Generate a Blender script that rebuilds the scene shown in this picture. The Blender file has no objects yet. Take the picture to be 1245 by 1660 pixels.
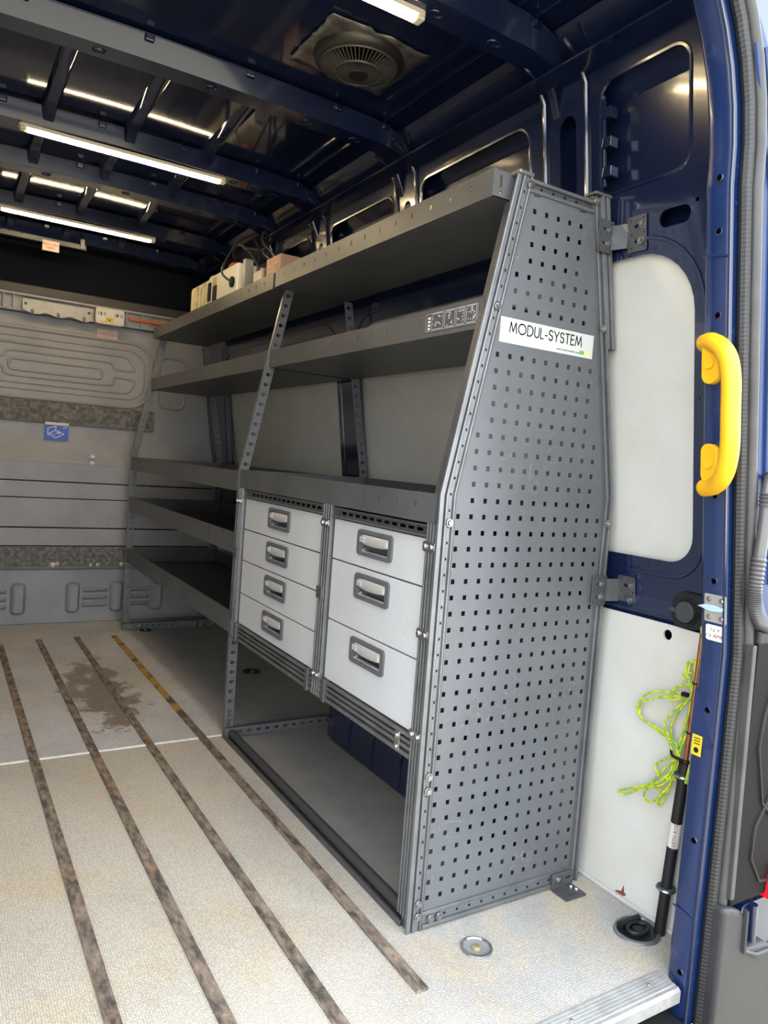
import bpy, math, random
from mathutils import Vector, Matrix
from mathutils.geometry import tessellate_polygon
random.seed(7)
PI = math.pi
SC = bpy.context.scene
COL = SC.collection
V3 = Vector

# ------------------------------------------------------------------ camera
cam_d = bpy.data.cameras.new('camera'); cam = bpy.data.objects.new('camera', cam_d); COL.objects.link(cam)
cam_d.sensor_fit = 'VERTICAL'; cam_d.sensor_height = 36.0; cam_d.lens = 1196.08 / 1660 * 36.0
cam_d.clip_start = 0.02; cam_d.clip_end = 200
_r = [[0.852630343, -0.517210090, 0.074264529], [0.029834079, -0.093708718, -0.995152553], [0.521662175, 0.850712877, -0.064468409]]
cam.matrix_world = Matrix(((_r[0][0], -_r[1][0], -_r[2][0], -0.979902), (_r[0][1], -_r[1][1], -_r[2][1], -1.353748),
                           (_r[0][2], -_r[1][2], -_r[2][2], 1.093797), (0, 0, 0, 1)))
SC.camera = cam

# ------------------------------------------------------------------ world and exposure
world = bpy.data.worlds.new('world'); SC.world = world; world.use_nodes = True
wn = world.node_tree; wn.nodes.clear()
wo = wn.nodes.new('ShaderNodeOutputWorld'); wb = wn.nodes.new('ShaderNodeBackground')
wt = wn.nodes.new('ShaderNodeTexCoord'); ws = wn.nodes.new('ShaderNodeSeparateXYZ'); wr = wn.nodes.new('ShaderNodeValToRGB')
wn.links.new(wt.outputs['Generated'], ws.inputs[0]); wn.links.new(ws.outputs['Z'], wr.inputs[0])
wr.color_ramp.elements[0].position = 0.0; wr.color_ramp.elements[0].color = (0.95, 0.96, 0.98, 1)
wr.color_ramp.elements[1].position = 0.8; wr.color_ramp.elements[1].color = (0.72, 0.85, 1.0, 1)
wn.links.new(wr.outputs[0], wb.inputs[0]); wb.inputs[1].default_value = 2.6
wn.links.new(wb.outputs[0], wo.inputs[0])
SC.view_settings.view_transform = 'Standard'; SC.view_settings.look = 'None'
SC.view_settings.gamma = 1.0; SC.view_settings.use_curve_mapping = False
SC.view_settings.exposure = 1.55
LED_STRENGTH = 30.0

# ------------------------------------------------------------------ materials
def lin(*c):
    return tuple(((v / 255) / 12.92 if v / 255 <= 0.04045 else ((v / 255 + 0.055) / 1.055) ** 2.4) for v in c) + (1,)
MATS = {}
def mat(name, color, rough=0.5, metal=0.0, var=0.0, vscale=8.0, color2=None, lo=0.4, hi=0.65, bump=0.0, bscale=200.0, coat=0.0, spec=0.5, emit=None, estr=0.0, scratch=0.0, stretch=None):
    m = bpy.data.materials.new(name); m.use_nodes = True; nt = m.node_tree; N = nt.nodes; L = nt.links
    p = N['Principled BSDF']
    c = color if len(color) == 4 else tuple(color) + (1,)
    p.inputs['Base Color'].default_value = c; p.inputs['Roughness'].default_value = rough; p.inputs['Metallic'].default_value = metal
    p.inputs['Coat Weight'].default_value = coat; p.inputs['Coat Roughness'].default_value = 0.08; p.inputs['Specular IOR Level'].default_value = spec
    if emit: p.inputs['Emission Color'].default_value = tuple(emit) + (1,); p.inputs['Emission Strength'].default_value = estr
    tc = N.new('ShaderNodeTexCoord'); co = tc.outputs['Object']
    if stretch:
        mp = N.new('ShaderNodeMapping'); mp.inputs['Scale'].default_value = stretch; L.new(co, mp.inputs[0]); co = mp.outputs[0]
    out = None
    if var or color2:
        n = N.new('ShaderNodeTexNoise'); n.inputs['Scale'].default_value = vscale; n.inputs['Detail'].default_value = 6; n.inputs['Roughness'].default_value = 0.62
        L.new(co, n.inputs['Vector'])
        r = N.new('ShaderNodeValToRGB'); r.color_ramp.elements[0].position = lo; r.color_ramp.elements[1].position = hi
        c2 = color2 if color2 else tuple(min(1, v * (1 - var)) for v in c[:3])
        c2 = tuple(c2)[:3] + (1,)
        r.color_ramp.elements[0].color = c; r.color_ramp.elements[1].color = c2
        L.new(n.outputs[0], r.inputs[0]); out = r.outputs[0]; L.new(out, p.inputs['Base Color'])
    if scratch:
        vt = N.new('ShaderNodeTexNoise'); vt.inputs['Scale'].default_value = 9; vt.inputs['Detail'].default_value = 8; vt.inputs['Distortion'].default_value = 2.5
        L.new(tc.outputs['Object'], vt.inputs['Vector'])
        rr = N.new('ShaderNodeValToRGB'); e = rr.color_ramp.elements
        e[0].position = 0.497; e[0].color = (0, 0, 0, 1); e[1].position = 0.5; e[1].color = (1, 1, 1, 1)
        e2 = e.new(0.503); e2.color = (0, 0, 0, 1)
        L.new(vt.outputs[0], rr.inputs[0])
        n3 = N.new('ShaderNodeTexNoise'); n3.inputs['Scale'].default_value = 5; L.new(tc.outputs['Object'], n3.inputs['Vector'])
        r3 = N.new('ShaderNodeMapRange'); r3.inputs[1].default_value = 0.5; r3.inputs[2].default_value = 0.65; r3.inputs[4].default_value = scratch; L.new(n3.outputs[0], r3.inputs[0])
        mu = N.new('ShaderNodeMath'); mu.operation = 'MULTIPLY'; L.new(rr.outputs[0], mu.inputs[0]); L.new(r3.outputs[0], mu.inputs[1])
        mx = N.new('ShaderNodeMixRGB'); L.new(mu.outputs[0], mx.inputs[0])
        if out: L.new(out, mx.inputs[1])
        else: mx.inputs[1].default_value = c
        mx.inputs[2].default_value = tuple(min(1, v * 2.2 + 0.06) for v in c[:3]) + (1,)
        L.new(mx.outputs[0], p.inputs['Base Color'])
    if bump:
        nb = N.new('ShaderNodeTexNoise'); nb.inputs['Scale'].default_value = bscale; nb.inputs['Detail'].default_value = 3; L.new(co, nb.inputs['Vector'])
        b = N.new('ShaderNodeBump'); b.inputs['Strength'].default_value = bump; b.inputs['Distance'].default_value = 0.002
        L.new(nb.outputs[0], b.inputs['Height']); L.new(b.outputs[0], p.inputs['Normal'])
    MATS[name] = m
    return m

mat('navy', (0.0055, 0.011, 0.038), 0.2, 0.0, var=0.25, vscale=6, coat=0.7, scratch=0.25)
mat('navy_worn', (0.0065, 0.017, 0.064), 0.22, 0.0, color2=(0.02, 0.037, 0.10), vscale=14, lo=0.62, hi=0.74, coat=0.3, scratch=0.9)
mat('steel_grey', (0.128, 0.134, 0.141), 0.42, 0.35, var=0.22, vscale=2.5, bump=0.08, bscale=350, scratch=0.8)
mat('shelf_grey', (0.10, 0.102, 0.105), 0.45, 0.3, var=0.2, vscale=5, bump=0.06, bscale=300, scratch=0.25)
mat('alu_grey', (0.20, 0.205, 0.21), 0.38, 0.65, var=0.25, vscale=10, scratch=0.3)
mat('alu_dark', (0.10, 0.10, 0.105), 0.42, 0.5, var=0.25, vscale=10, scratch=0.3)
mat('drawer', lin(183, 184, 186), 0.5, 0.0, var=0.06, vscale=4, bump=0.04, bscale=200, scratch=0.5)
mat('handle_plastic', (0.095, 0.098, 0.105), 0.45, 0.1, bump=0.1, bscale=500)
mat('pocket_plastic', (0.10, 0.10, 0.104), 0.55)
mat('lever_metal', (0.42, 0.415, 0.40), 0.42, 0.25, var=0.12, vscale=60)
mat('chrome', (0.42, 0.42, 0.42), 0.25, 0.95, var=0.3, vscale=80)
mat('board_white', lin(184, 183, 177), 0.55, 0.0, color2=lin(176, 172, 162), vscale=3, scratch=0.0, bump=0.25, bscale=90)
mat('bulkhead', (0.25, 0.25, 0.265), 0.5, 0.0, var=0.2, vscale=3, bump=0.15, bscale=400)
mat('bulkhead_dark', (0.030, 0.028, 0.027), 0.55)
mat('scuffed', (0.075, 0.072, 0.068), 0.8, 0.0, color2=(0.17, 0.165, 0.155), vscale=45, lo=0.42, hi=0.62, bump=0.5, bscale=120)
mat('rubber', (0.030, 0.031, 0.033), 0.6, bump=0.2, bscale=200)
mat('rubber_ribbed', (0.009, 0.0088, 0.0085), 0.55, var=0.3, vscale=30)
mat('seal_grey', (0.040, 0.039, 0.037), 0.55, var=0.35, vscale=12, bump=0.1)
mat('black_plastic', (0.008, 0.008, 0.0085), 0.5, spec=0.35, var=0.2, vscale=20)
mat('trim_plastic', (0.0045, 0.0045, 0.0048), 0.65, spec=0.12, bump=0.3, bscale=350)
mat('bumper_plastic', (0.024, 0.024, 0.025), 0.5, spec=0.35, var=0.15, vscale=8, bump=0.15, bscale=300)
mat('alu_bright', (0.36, 0.345, 0.325), 0.42, 0.4, var=0.3, vscale=20)
mat('yellow', (0.60, 0.315, 0.002), 0.42, bump=0.08, bscale=200)
mat('copper', (0.33, 0.13, 0.05), 0.38, 0.7, var=0.4, vscale=40)
mat('cable_green', (0.16, 0.34, 0.03), 0.4, color2=(0.46, 0.48, 0.012), vscale=70, lo=0.47, hi=0.51)
mat('joint_white', lin(236, 234, 226), 0.5, var=0.2, vscale=30)
mat('sticker_white', lin(188, 186, 181), 0.45)
mat('sticker_plate', lin(184, 186, 180), 0.35, var=0.05)
mat('sticker_pink', lin(196, 170, 156), 0.55)
mat('ink_black', (0.008, 0.008, 0.009), 0.7, spec=0.15)
mat('void_black', (0.0015, 0.0015, 0.002), 0.9, spec=0.0)
mat('header_dark', (0.004, 0.005, 0.010), 0.85, spec=0.15)
mat('navy_gloss', (0.0055, 0.010, 0.032), 0.07, 0.0, coat=0.4)
mat('ink_red', (0.16, 0.012, 0.025), 0.5)
mat('ink_white', (0.75, 0.75, 0.75), 0.5)
mat('ink_green', (0.05, 0.30, 0.05), 0.5)
mat('ink_yellow', (0.70, 0.68, 0.10), 0.5)
mat('ink_faint', (0.42, 0.42, 0.42), 0.5)
mat('sticker_blue', (0.015, 0.075, 0.42), 0.45)
mat('sticker_dark', (0.055, 0.055, 0.065), 0.45)
mat('sticker_yellow', (0.48, 0.34, 0.01), 0.45)
mat('plate_grey', (0.28, 0.272, 0.257), 0.45, 0.3, var=0.15, vscale=20)
mat('control_box', lin(178, 172, 156), 0.5)
mat('orange', (0.42, 0.09, 0.02), 0.55)
mat('cream', lin(205, 196, 160), 0.6, color2=lin(150, 142, 110), vscale=18, lo=0.5, hi=0.7)
mat('white_box', lin(214, 210, 200), 0.5)
mat('cardboard', lin(176, 140, 118), 0.8, var=0.15, vscale=20)
mat('foil', (0.42, 0.39, 0.36), 0.28, 0.85, var=0.55, vscale=25, bump=1.0, bscale=55)
mat('fan_grille', (0.05, 0.046, 0.042), 0.35)
mat('fan_black', (0.014, 0.013, 0.012), 0.4, bump=0.05)
mat('lamp_body', lin(210, 196, 170), 0.45)
mat('red_lens', (0.6, 0.01, 0.015), 0.15, coat=0.8)
mat('wire_dark', (0.02, 0.02, 0.022), 0.45)
mat('tape_blue', (0.28, 0.40, 0.48), 0.5)
mat('conduit', (0.075, 0.072, 0.07), 0.35, 0.2)
mat('strip_rust', (0.060, 0.050, 0.044), 0.65, 0.2, color2=(0.30, 0.225, 0.165), vscale=60, lo=0.36, hi=0.66, bump=0.8, bscale=90, scratch=0.8, stretch=(1.0, 0.35, 1.0))
mat('brass', (0.45, 0.36, 0.20), 0.4, 0.7)
mat('navy_door', (0.010, 0.026, 0.090), 0.38, 0.0, var=0.2, vscale=5, spec=0.3)
mat('paint_red', (0.20, 0.045, 0.03), 0.6, var=0.4, vscale=90)
mat('gravel', lin(196, 182, 155), 0.9, color2=lin(120, 108, 90), vscale=40, bump=1.0, bscale=60)

def rust_spots(name):
    nt = MATS[name].node_tree; N = nt.nodes; L = nt.links; p = N['Principled BSDF']; src = p.inputs['Base Color'].links[0].from_socket
    tc = N.new('ShaderNodeTexCoord'); n = N.new('ShaderNodeTexNoise'); n.inputs['Scale'].default_value = 14; n.inputs['Detail'].default_value = 7; n.inputs['Roughness'].default_value = 0.7; L.new(tc.outputs['Object'], n.inputs['Vector'])
    m = N.new('ShaderNodeMapRange'); m.inputs[1].default_value = 0.60; m.inputs[2].default_value = 0.66; m.inputs[4].default_value = 0.8; L.new(n.outputs[0], m.inputs[0])
    x = N.new('ShaderNodeMixRGB'); L.new(m.outputs[0], x.inputs[0]); L.new(src, x.inputs[1]); x.inputs[2].default_value = (0.33, 0.14, 0.045, 1); L.new(x.outputs[0], p.inputs['Base Color'])
rust_spots('strip_rust')
def led_material():
    m = bpy.data.materials.new('led_light'); m.use_nodes = True; nt = m.node_tree; N = nt.nodes; L = nt.links
    p = N['Principled BSDF']; p.inputs['Base Color'].default_value = (0.9, 0.85, 0.7, 1); p.inputs['Roughness'].default_value = 0.4
    tc = N.new('ShaderNodeTexCoord'); sx = N.new('ShaderNodeSeparateXYZ'); L.new(tc.outputs['Object'], sx.inputs[0])
    a = N.new('ShaderNodeMath'); a.operation = 'MULTIPLY'; a.inputs[1].default_value = 2 * PI / 0.0115; L.new(sx.outputs[0], a.inputs[0])
    s = N.new('ShaderNodeMath'); s.operation = 'SINE'; L.new(a.outputs[0], s.inputs[0])
    r = N.new('ShaderNodeMapRange'); r.inputs[1].default_value = -1; r.inputs[2].default_value = 1; r.inputs[3].default_value = 0.35 * LED_STRENGTH; r.inputs[4].default_value = 1.65 * LED_STRENGTH
    L.new(s.outputs[0], r.inputs[0]); p.inputs['Emission Color'].default_value = (1.0, 0.76, 0.42, 1); L.new(r.outputs[0], p.inputs['Emission Strength'])
    MATS['led_light'] = m
led_material()

def floor_material():
    m = bpy.data.materials.new('floor_ply'); m.use_nodes = True; nt = m.node_tree; N = nt.nodes; L = nt.links
    p = N['Principled BSDF']; tc = N.new('ShaderNodeTexCoord'); co = tc.outputs['Object']
    def noise(scale, detail=5, rough=0.6):
        n = N.new('ShaderNodeTexNoise'); n.inputs['Scale'].default_value = scale; n.inputs['Detail'].default_value = detail; n.inputs['Roughness'].default_value = rough
        L.new(co, n.inputs['Vector']); return n.outputs[0]
    def ramp(src, a, b):
        r = N.new('ShaderNodeMapRange'); r.inputs[1].default_value = a; r.inputs[2].default_value = b; L.new(src, r.inputs[0]); return r.outputs[0]
    def mix(f, a, b):
        x = N.new('ShaderNodeMixRGB')
        if isinstance(f, float): x.inputs[0].default_value = f
        else: L.new(f, x.inputs[0])
        for i, v in ((1, a), (2, b)):
            if isinstance(v, tuple): x.inputs[i].default_value = v
            else: L.new(v, x.inputs[i])
        return x.outputs[0]
    def math_(op, a, b):
        x = N.new('ShaderNodeMath'); x.operation = op
        for i, v in ((0, a), (1, b)):
            if isinstance(v, (int, float)): x.inputs[i].default_value = v
            else: L.new(v, x.inputs[i])
        return x.outputs[0]
    base = mix(ramp(noise(2.2), 0.38, 0.62), lin(190, 182, 172), lin(172, 167, 161))
    sp = N.new('ShaderNodeSeparateXYZ'); L.new(co, sp.inputs[0])
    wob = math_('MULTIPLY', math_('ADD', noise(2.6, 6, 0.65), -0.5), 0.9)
    dust_light = math_('MULTIPLY', ramp(math_('ADD', sp.outputs[0], wob), 0.0, -0.30), ramp(math_('ADD', sp.outputs[1], wob), 1.75, 0.9))   # cream wear on the open rear half, paled to stand in for missing daylight
    base = mix(math_('MULTIPLY', dust_light, 0.70), base, lin(212, 200, 180))
    base = mix(ramp(sp.outputs[1], 1.327, 1.329), base, mix(ramp(noise(3.0), 0.38, 0.62), lin(206, 206, 207), lin(186, 186, 188)))
    base = mix(math_('MULTIPLY', ramp(noise(3.2, 8, 0.72), 0.50, 0.66), 0.60), base, lin(206, 180, 136))
    base = mix(math_('MULTIPLY', ramp(noise(2.0, 8, 0.72), 0.56, 0.68), 0.45), base, lin(168, 146, 116))
    rackm = math_('MULTIPLY', ramp(math_('ADD', sp.outputs[0], math_('MULTIPLY', wob, 0.02)), 0.01, 0.05), ramp(sp.outputs[1], 0.0, 0.06))   # darker grey floor where the shelving stands
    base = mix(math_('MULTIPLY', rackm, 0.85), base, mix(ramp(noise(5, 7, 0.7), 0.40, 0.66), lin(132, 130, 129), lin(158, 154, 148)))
    base = mix(math_('MULTIPLY', ramp(noise(9, 8, 0.7), 0.58, 0.72), 0.30), base, lin(150, 139, 126))
    # water stain on the far sheet: an irregular blob around (-0.31, 2.05)
    dx = math_('MULTIPLY', math_('ADD', sp.outputs[0], 0.325), 6.0); dy = math_('MULTIPLY', math_('ADD', sp.outputs[1], -2.02), 1.75)
    d = math_('SQRT', math_('ADD', math_('MULTIPLY', dx, dx), math_('MULTIPLY', dy, dy)), 0)
    st = ramp(math_('ADD', d, math_('MULTIPLY', math_('ADD', noise(8, 9, 0.75), -0.5), 4.6)), 0.80, 0.58)
    base = mix(math_('MULTIPLY', st, 0.80), base, mix(ramp(noise(16, 4, 0.6), 0.42, 0.6), lin(122, 88, 52), lin(94, 78, 60)))
    # fine anti-slip print
    vo = N.new('ShaderNodeTexVoronoi'); vo.inputs['Scale'].default_value = 1; vo.inputs['Randomness'].default_value = 0.35
    mp = N.new('ShaderNodeMapping'); mp.inputs['Scale'].default_value = (190, 165, 190); L.new(co, mp.inputs[0]); L.new(mp.outputs[0], vo.inputs['Vector'])
    dots = ramp(vo.outputs['Distance'], 0.22, 0.5)
    base = mix(math_('MULTIPLY', dots, 0.54), base, lin(112, 105, 97))
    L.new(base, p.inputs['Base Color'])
    rg = N.new('ShaderNodeMapRange'); rg.inputs[3].default_value = 0.58; rg.inputs[4].default_value = 0.3; L.new(st, rg.inputs[0]); L.new(rg.outputs[0], p.inputs['Roughness'])
    b = N.new('ShaderNodeBump'); b.inputs['Strength'].default_value = 0.35; b.inputs['Distance'].default_value = 0.0015; b.invert = True
    L.new(dots, b.inputs['Height']); L.new(b.outputs[0], p.inputs['Normal'])
    MATS['floor_ply'] = m
floor_material()

# ------------------------------------------------------------------ mesh helpers
class B:
    def __init__(s): s.v = []; s.f = []
    def add(s, vs, fs):
        n = len(s.v); s.v += [tuple(v) for v in vs]; s.f += [tuple(i + n for i in f) for f in fs]; return s
    def box(s, x0, y0, z0, x1, y1, z1):
        return s.add([(x0, y0, z0), (x1, y0, z0), (x1, y1, z0), (x0, y1, z0), (x0, y0, z1), (x1, y0, z1), (x1, y1, z1), (x0, y1, z1)],
                     [(0, 3, 2, 1), (4, 5, 6, 7), (0, 1, 5, 4), (1, 2, 6, 5), (2, 3, 7, 6), (3, 0, 4, 7)])
    def hexa(s, lo, hi):
        return s.add(list(lo) + list(hi), [(0, 3, 2, 1), (4, 5, 6, 7), (0, 1, 5, 4), (1, 2, 6, 5), (2, 3, 7, 6), (3, 0, 4, 7)])
    def cyl(s, a, b, r, n=14, r2=None):
        a = V3(a); b = V3(b); d = (b - a).normalized(); u = d.orthogonal().normalized(); w = d.cross(u); r2 = r if r2 is None else r2
        vs = [a + (u * math.cos(2 * PI * i / n) + w * math.sin(2 * PI * i / n)) * r for i in range(n)] + [b + (u * math.cos(2 * PI * i / n) + w * math.sin(2 * PI * i / n)) * r2 for i in range(n)]
        return s.add(vs, [(i, (i + 1) % n, n + (i + 1) % n, n + i) for i in range(n)] + [tuple(range(n))[::-1], tuple(range(n, 2 * n))])
    def tube(s, pts, r, n=8, closed=False, flat=None):
        P = [V3(p) for p in pts]; m = len(P); T = []
        for i in range(m):
            if closed: t = P[(i + 1) % m] - P[i - 1]
            else: t = P[min(i + 1, m - 1)] - P[max(i - 1, 0)]
            T.append(t.normalized())
        u = T[0].orthogonal().normalized(); vs = []
        for i in range(m):
            u = (u - T[i] * u.dot(T[i])).normalized(); w = T[i].cross(u)
            rr = r[i] if isinstance(r, (list, tuple)) else r
            vs += [P[i] + (u * math.cos(2 * PI * k / n) + w * math.sin(2 * PI * k / n)) * rr for k in range(n)]
        fs = []
        for i in range(m if closed else m - 1):
            j = (i + 1) % m
            fs += [(i * n + k, i * n + (k + 1) % n, j * n + (k + 1) % n, j * n + k) for k in range(n)]
        if not closed: fs += [tuple(range(n))[::-1], tuple(range((m - 1) * n, m * n))]
        return s.add(vs, fs)
    def lathe(s, prof, c, n=28):      # around +Z at c
        vs = []; m = len(prof)
        for r, z in prof: vs += [(c[0] + r * math.cos(2 * PI * k / n), c[1] + r * math.sin(2 * PI * k / n), c[2] + z) for k in range(n)]
        fs = [(i * n + k, i * n + (k + 1) % n, (i + 1) * n + (k + 1) % n, (i + 1) * n + k) for i in range(m - 1) for k in range(n)]
        return s.add(vs, fs)
    def plate(s, outer, holes, fn, t):   # flat sheet with holes; fn(u, v, w) -> xyz
        loops = [outer] + list(holes); flat = [p for l in loops for p in l]; n = len(flat)
        tris = tessellate_polygon([[V3((p[0], p[1], 0)) for p in l] for l in loops])
        vs = [fn(p[0], p[1], 0.0) for p in flat] + [fn(p[0], p[1], t) for p in flat]
        fs = []
        for a, b, c in tris:
            ar = (flat[b][0] - flat[a][0]) * (flat[c][1] - flat[a][1]) - (flat[b][1] - flat[a][1]) * (flat[c][0] - flat[a][0])
            if ar < 0: b, c = c, b
            fs += [(a, b, c), (n + a, n + c, n + b)]
        k = 0
        for l in loops:
            m = len(l); fs += [(k + i, n + k + i, n + k + (i + 1) % m, k + (i + 1) % m) for i in range(m)]; k += m
        return s.add(vs, fs)
    def sweep(s, secs, closed_sec=True, caps=True):  # list of rings
        n = len(secs[0]); m = len(secs); vs = [p for r in secs for p in r]; fs = []
        for i in range(m - 1):
            for k in range(n if closed_sec else n - 1):
                fs.append((i * n + k, i * n + (k + 1) % n, (i + 1) * n + (k + 1) % n, (i + 1) * n + k))
        if caps and closed_sec: fs += [tuple(range(n))[::-1], tuple(range((m - 1) * n, m * n))]
        return s.add(vs, fs)
    def mesh(s, name, smooth=False, fix=True):
        import bmesh
        me = bpy.data.meshes.new(name); me.from_pydata(s.v, [], s.f); me.validate()
        if fix:
            bm = bmesh.new(); bm.from_mesh(me); bmesh.ops.recalc_face_normals(bm, faces=bm.faces); bm.to_mesh(me); bm.free()
        if smooth: me.shade_smooth() if hasattr(me, 'shade_smooth') else [setattr(p, 'use_smooth', True) for p in me.polygons]
        return me

WL = {}
def put(name, me, m, parent=None, loc=(0, 0, 0)):
    if m and not me.materials: me.materials.append(MATS[m])
    o = bpy.data.objects.new(name, me); COL.objects.link(o); WL[o.name] = V3(loc)
    o.location = V3(loc)
    if parent: o.parent = parent; o.location = V3(loc) - WL[parent.name]
    return o
def obj(name, b, m, parent=None, smooth=False, bevel=0.0, seg=2):
    o = put(name, b.mesh(name, smooth), m, parent)
    if bevel:
        md = o.modifiers.new('edge', 'BEVEL'); md.width = bevel; md.segments = seg; md.limit_method = 'ANGLE'; md.angle_limit = math.radians(40); md.use_clamp_overlap = True
    if smooth:
        md = o.modifiers.new('split', 'EDGE_SPLIT'); md.split_angle = math.radians(40)
    return o
def tag(o, label, cat, group=None, kind=None):
    o['label'] = label; o['category'] = cat
    if group: o['group'] = group
    if kind: o['kind'] = kind
    return o
def thing(name, loc, label, cat, group=None, kind=None):
    o = bpy.data.objects.new(name, None); COL.objects.link(o); o.location = loc; o.empty_display_size = 0.05; WL[o.name] = V3(loc)
    return tag(o, label, cat, group, kind)

def rrect(x0, y0, x1, y1, r, n=6):
    rs = r if isinstance(r, (list, tuple)) else [r] * 4          # corners: x1y0, x1y1, x0y1, x0y0
    out = []
    for (cx, cy, a0, rr) in ((x1 - rs[0], y0 + rs[0], -PI / 2, rs[0]), (x1 - rs[1], y1 - rs[1], 0, rs[1]), (x0 + rs[2], y1 - rs[2], PI / 2, rs[2]), (x0 + rs[3], y0 + rs[3], PI, rs[3])):
        for i in range(n + 1):
            a = a0 + PI / 2 * i / n; out.append((cx + rr * math.cos(a), cy + rr * math.sin(a)))
    return out
def sq(cx, cy, w, h=None):
    h = h or w; return [(cx - w / 2, cy - h / 2), (cx + w / 2, cy - h / 2), (cx + w / 2, cy + h / 2), (cx - w / 2, cy + h / 2)]
def circ(cx, cy, r, n=12): return [(cx + r * math.cos(2 * PI * i / n), cy + r * math.sin(2 * PI * i / n)) for i in range(n)]
def smooth_path(pts, k=5):
    P = [V3(p) for p in pts]; out = []
    for i in range(len(P) - 1):
        p0 = P[max(i - 1, 0)]; p1 = P[i]; p2 = P[i + 1]; p3 = P[min(i + 2, len(P) - 1)]
        for j in range(k):
            t = j / k
            out.append(0.5 * ((2 * p1) + (p2 - p0) * t + (2 * p0 - 5 * p1 + 4 * p2 - p3) * t * t + (3 * p1 - p0 - 3 * p2 + p3) * t ** 3))
    out.append(P[-1]); return out
def txt(name, s, size, org, ud, vd, m, parent, align='CENTER', lift=0.0006):
    cu = bpy.data.curves.new(name, 'FONT'); cu.body = s; cu.size = size; cu.align_x = align; cu.align_y = 'CENTER'; cu.resolution_u = 2
    tmp = bpy.data.objects.new(name, cu); me = bpy.data.meshes.new_from_object(tmp); bpy.data.objects.remove(tmp)
    ud = V3(ud).normalized(); vd = V3(vd).normalized(); nd = ud.cross(vd)
    for v in me.vertices: v.co = V3(org) + ud * v.co.x + vd * v.co.y + nd * lift
    me.name = name; me.materials.clear()
    return put(name, me, m, parent)
def screw(name, p, d, r, parent, m='chrome', h=0.004):
    p = V3(p); d = V3(d).normalized(); b = B(); b.cyl(p, p + d * h * 0.35, r * 1.25, 14); b.cyl(p + d * h * 0.3, p + d * h, r, 12, r * 0.75)
    return obj(name, b, m, parent)

CX = -0.367                       # centre line of the van
def mir(x): return 2 * CX - x
def Wx(z): return 0.612 if z < 0.75 else 0.61 - 0.145 * (z - 0.75)

# ================================================================== structure
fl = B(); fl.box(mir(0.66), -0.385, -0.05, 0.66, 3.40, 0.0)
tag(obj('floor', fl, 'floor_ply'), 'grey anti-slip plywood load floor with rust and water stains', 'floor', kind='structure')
tag(obj('trim_1', B().box(mir(0.60), 1.322, 0.0002, 0.03, 1.335, 0.0022), 'joint_white'), 'thin pale joint strip across the floor between the plywood sheets', 'trim', kind='structure')
th = thing('trim_2', (0.0, -0.375, 0), 'ribbed aluminium threshold strip along the rear edge of the floor', 'trim', kind='structure')
tb = B(); prof = [(-0.352, 0.0), (-0.352, 0.003)]
for i in range(6): y = -0.355 - i * 0.0085; prof += [(y, 0.0055), (y - 0.005, 0.0055), (y - 0.006, 0.0035), (y - 0.008, 0.0035)]
prof += [(-0.412, 0.004), (-0.418, -0.002), (-0.418, -0.028), (-0.385, -0.028), (-0.385, 0.0)]
tb.sweep([[(x, y, z) for y, z in prof] for x in (mir(0.442), 0.442)]); obj('ridged_profile', tb, 'alu_bright', th)
for x in (-0.9, -0.35, 0.15, 0.385): screw('screw', (x, -0.378, 0.0045), (0, 0, 1), 0.004, th, 'chrome', 0.002)
tag(obj('ground', B().box(-12, -14, -0.85, 12, 14, -0.8), 'gravel'), 'pale gravel yard outside behind the van', 'ground', kind='structure')

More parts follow.
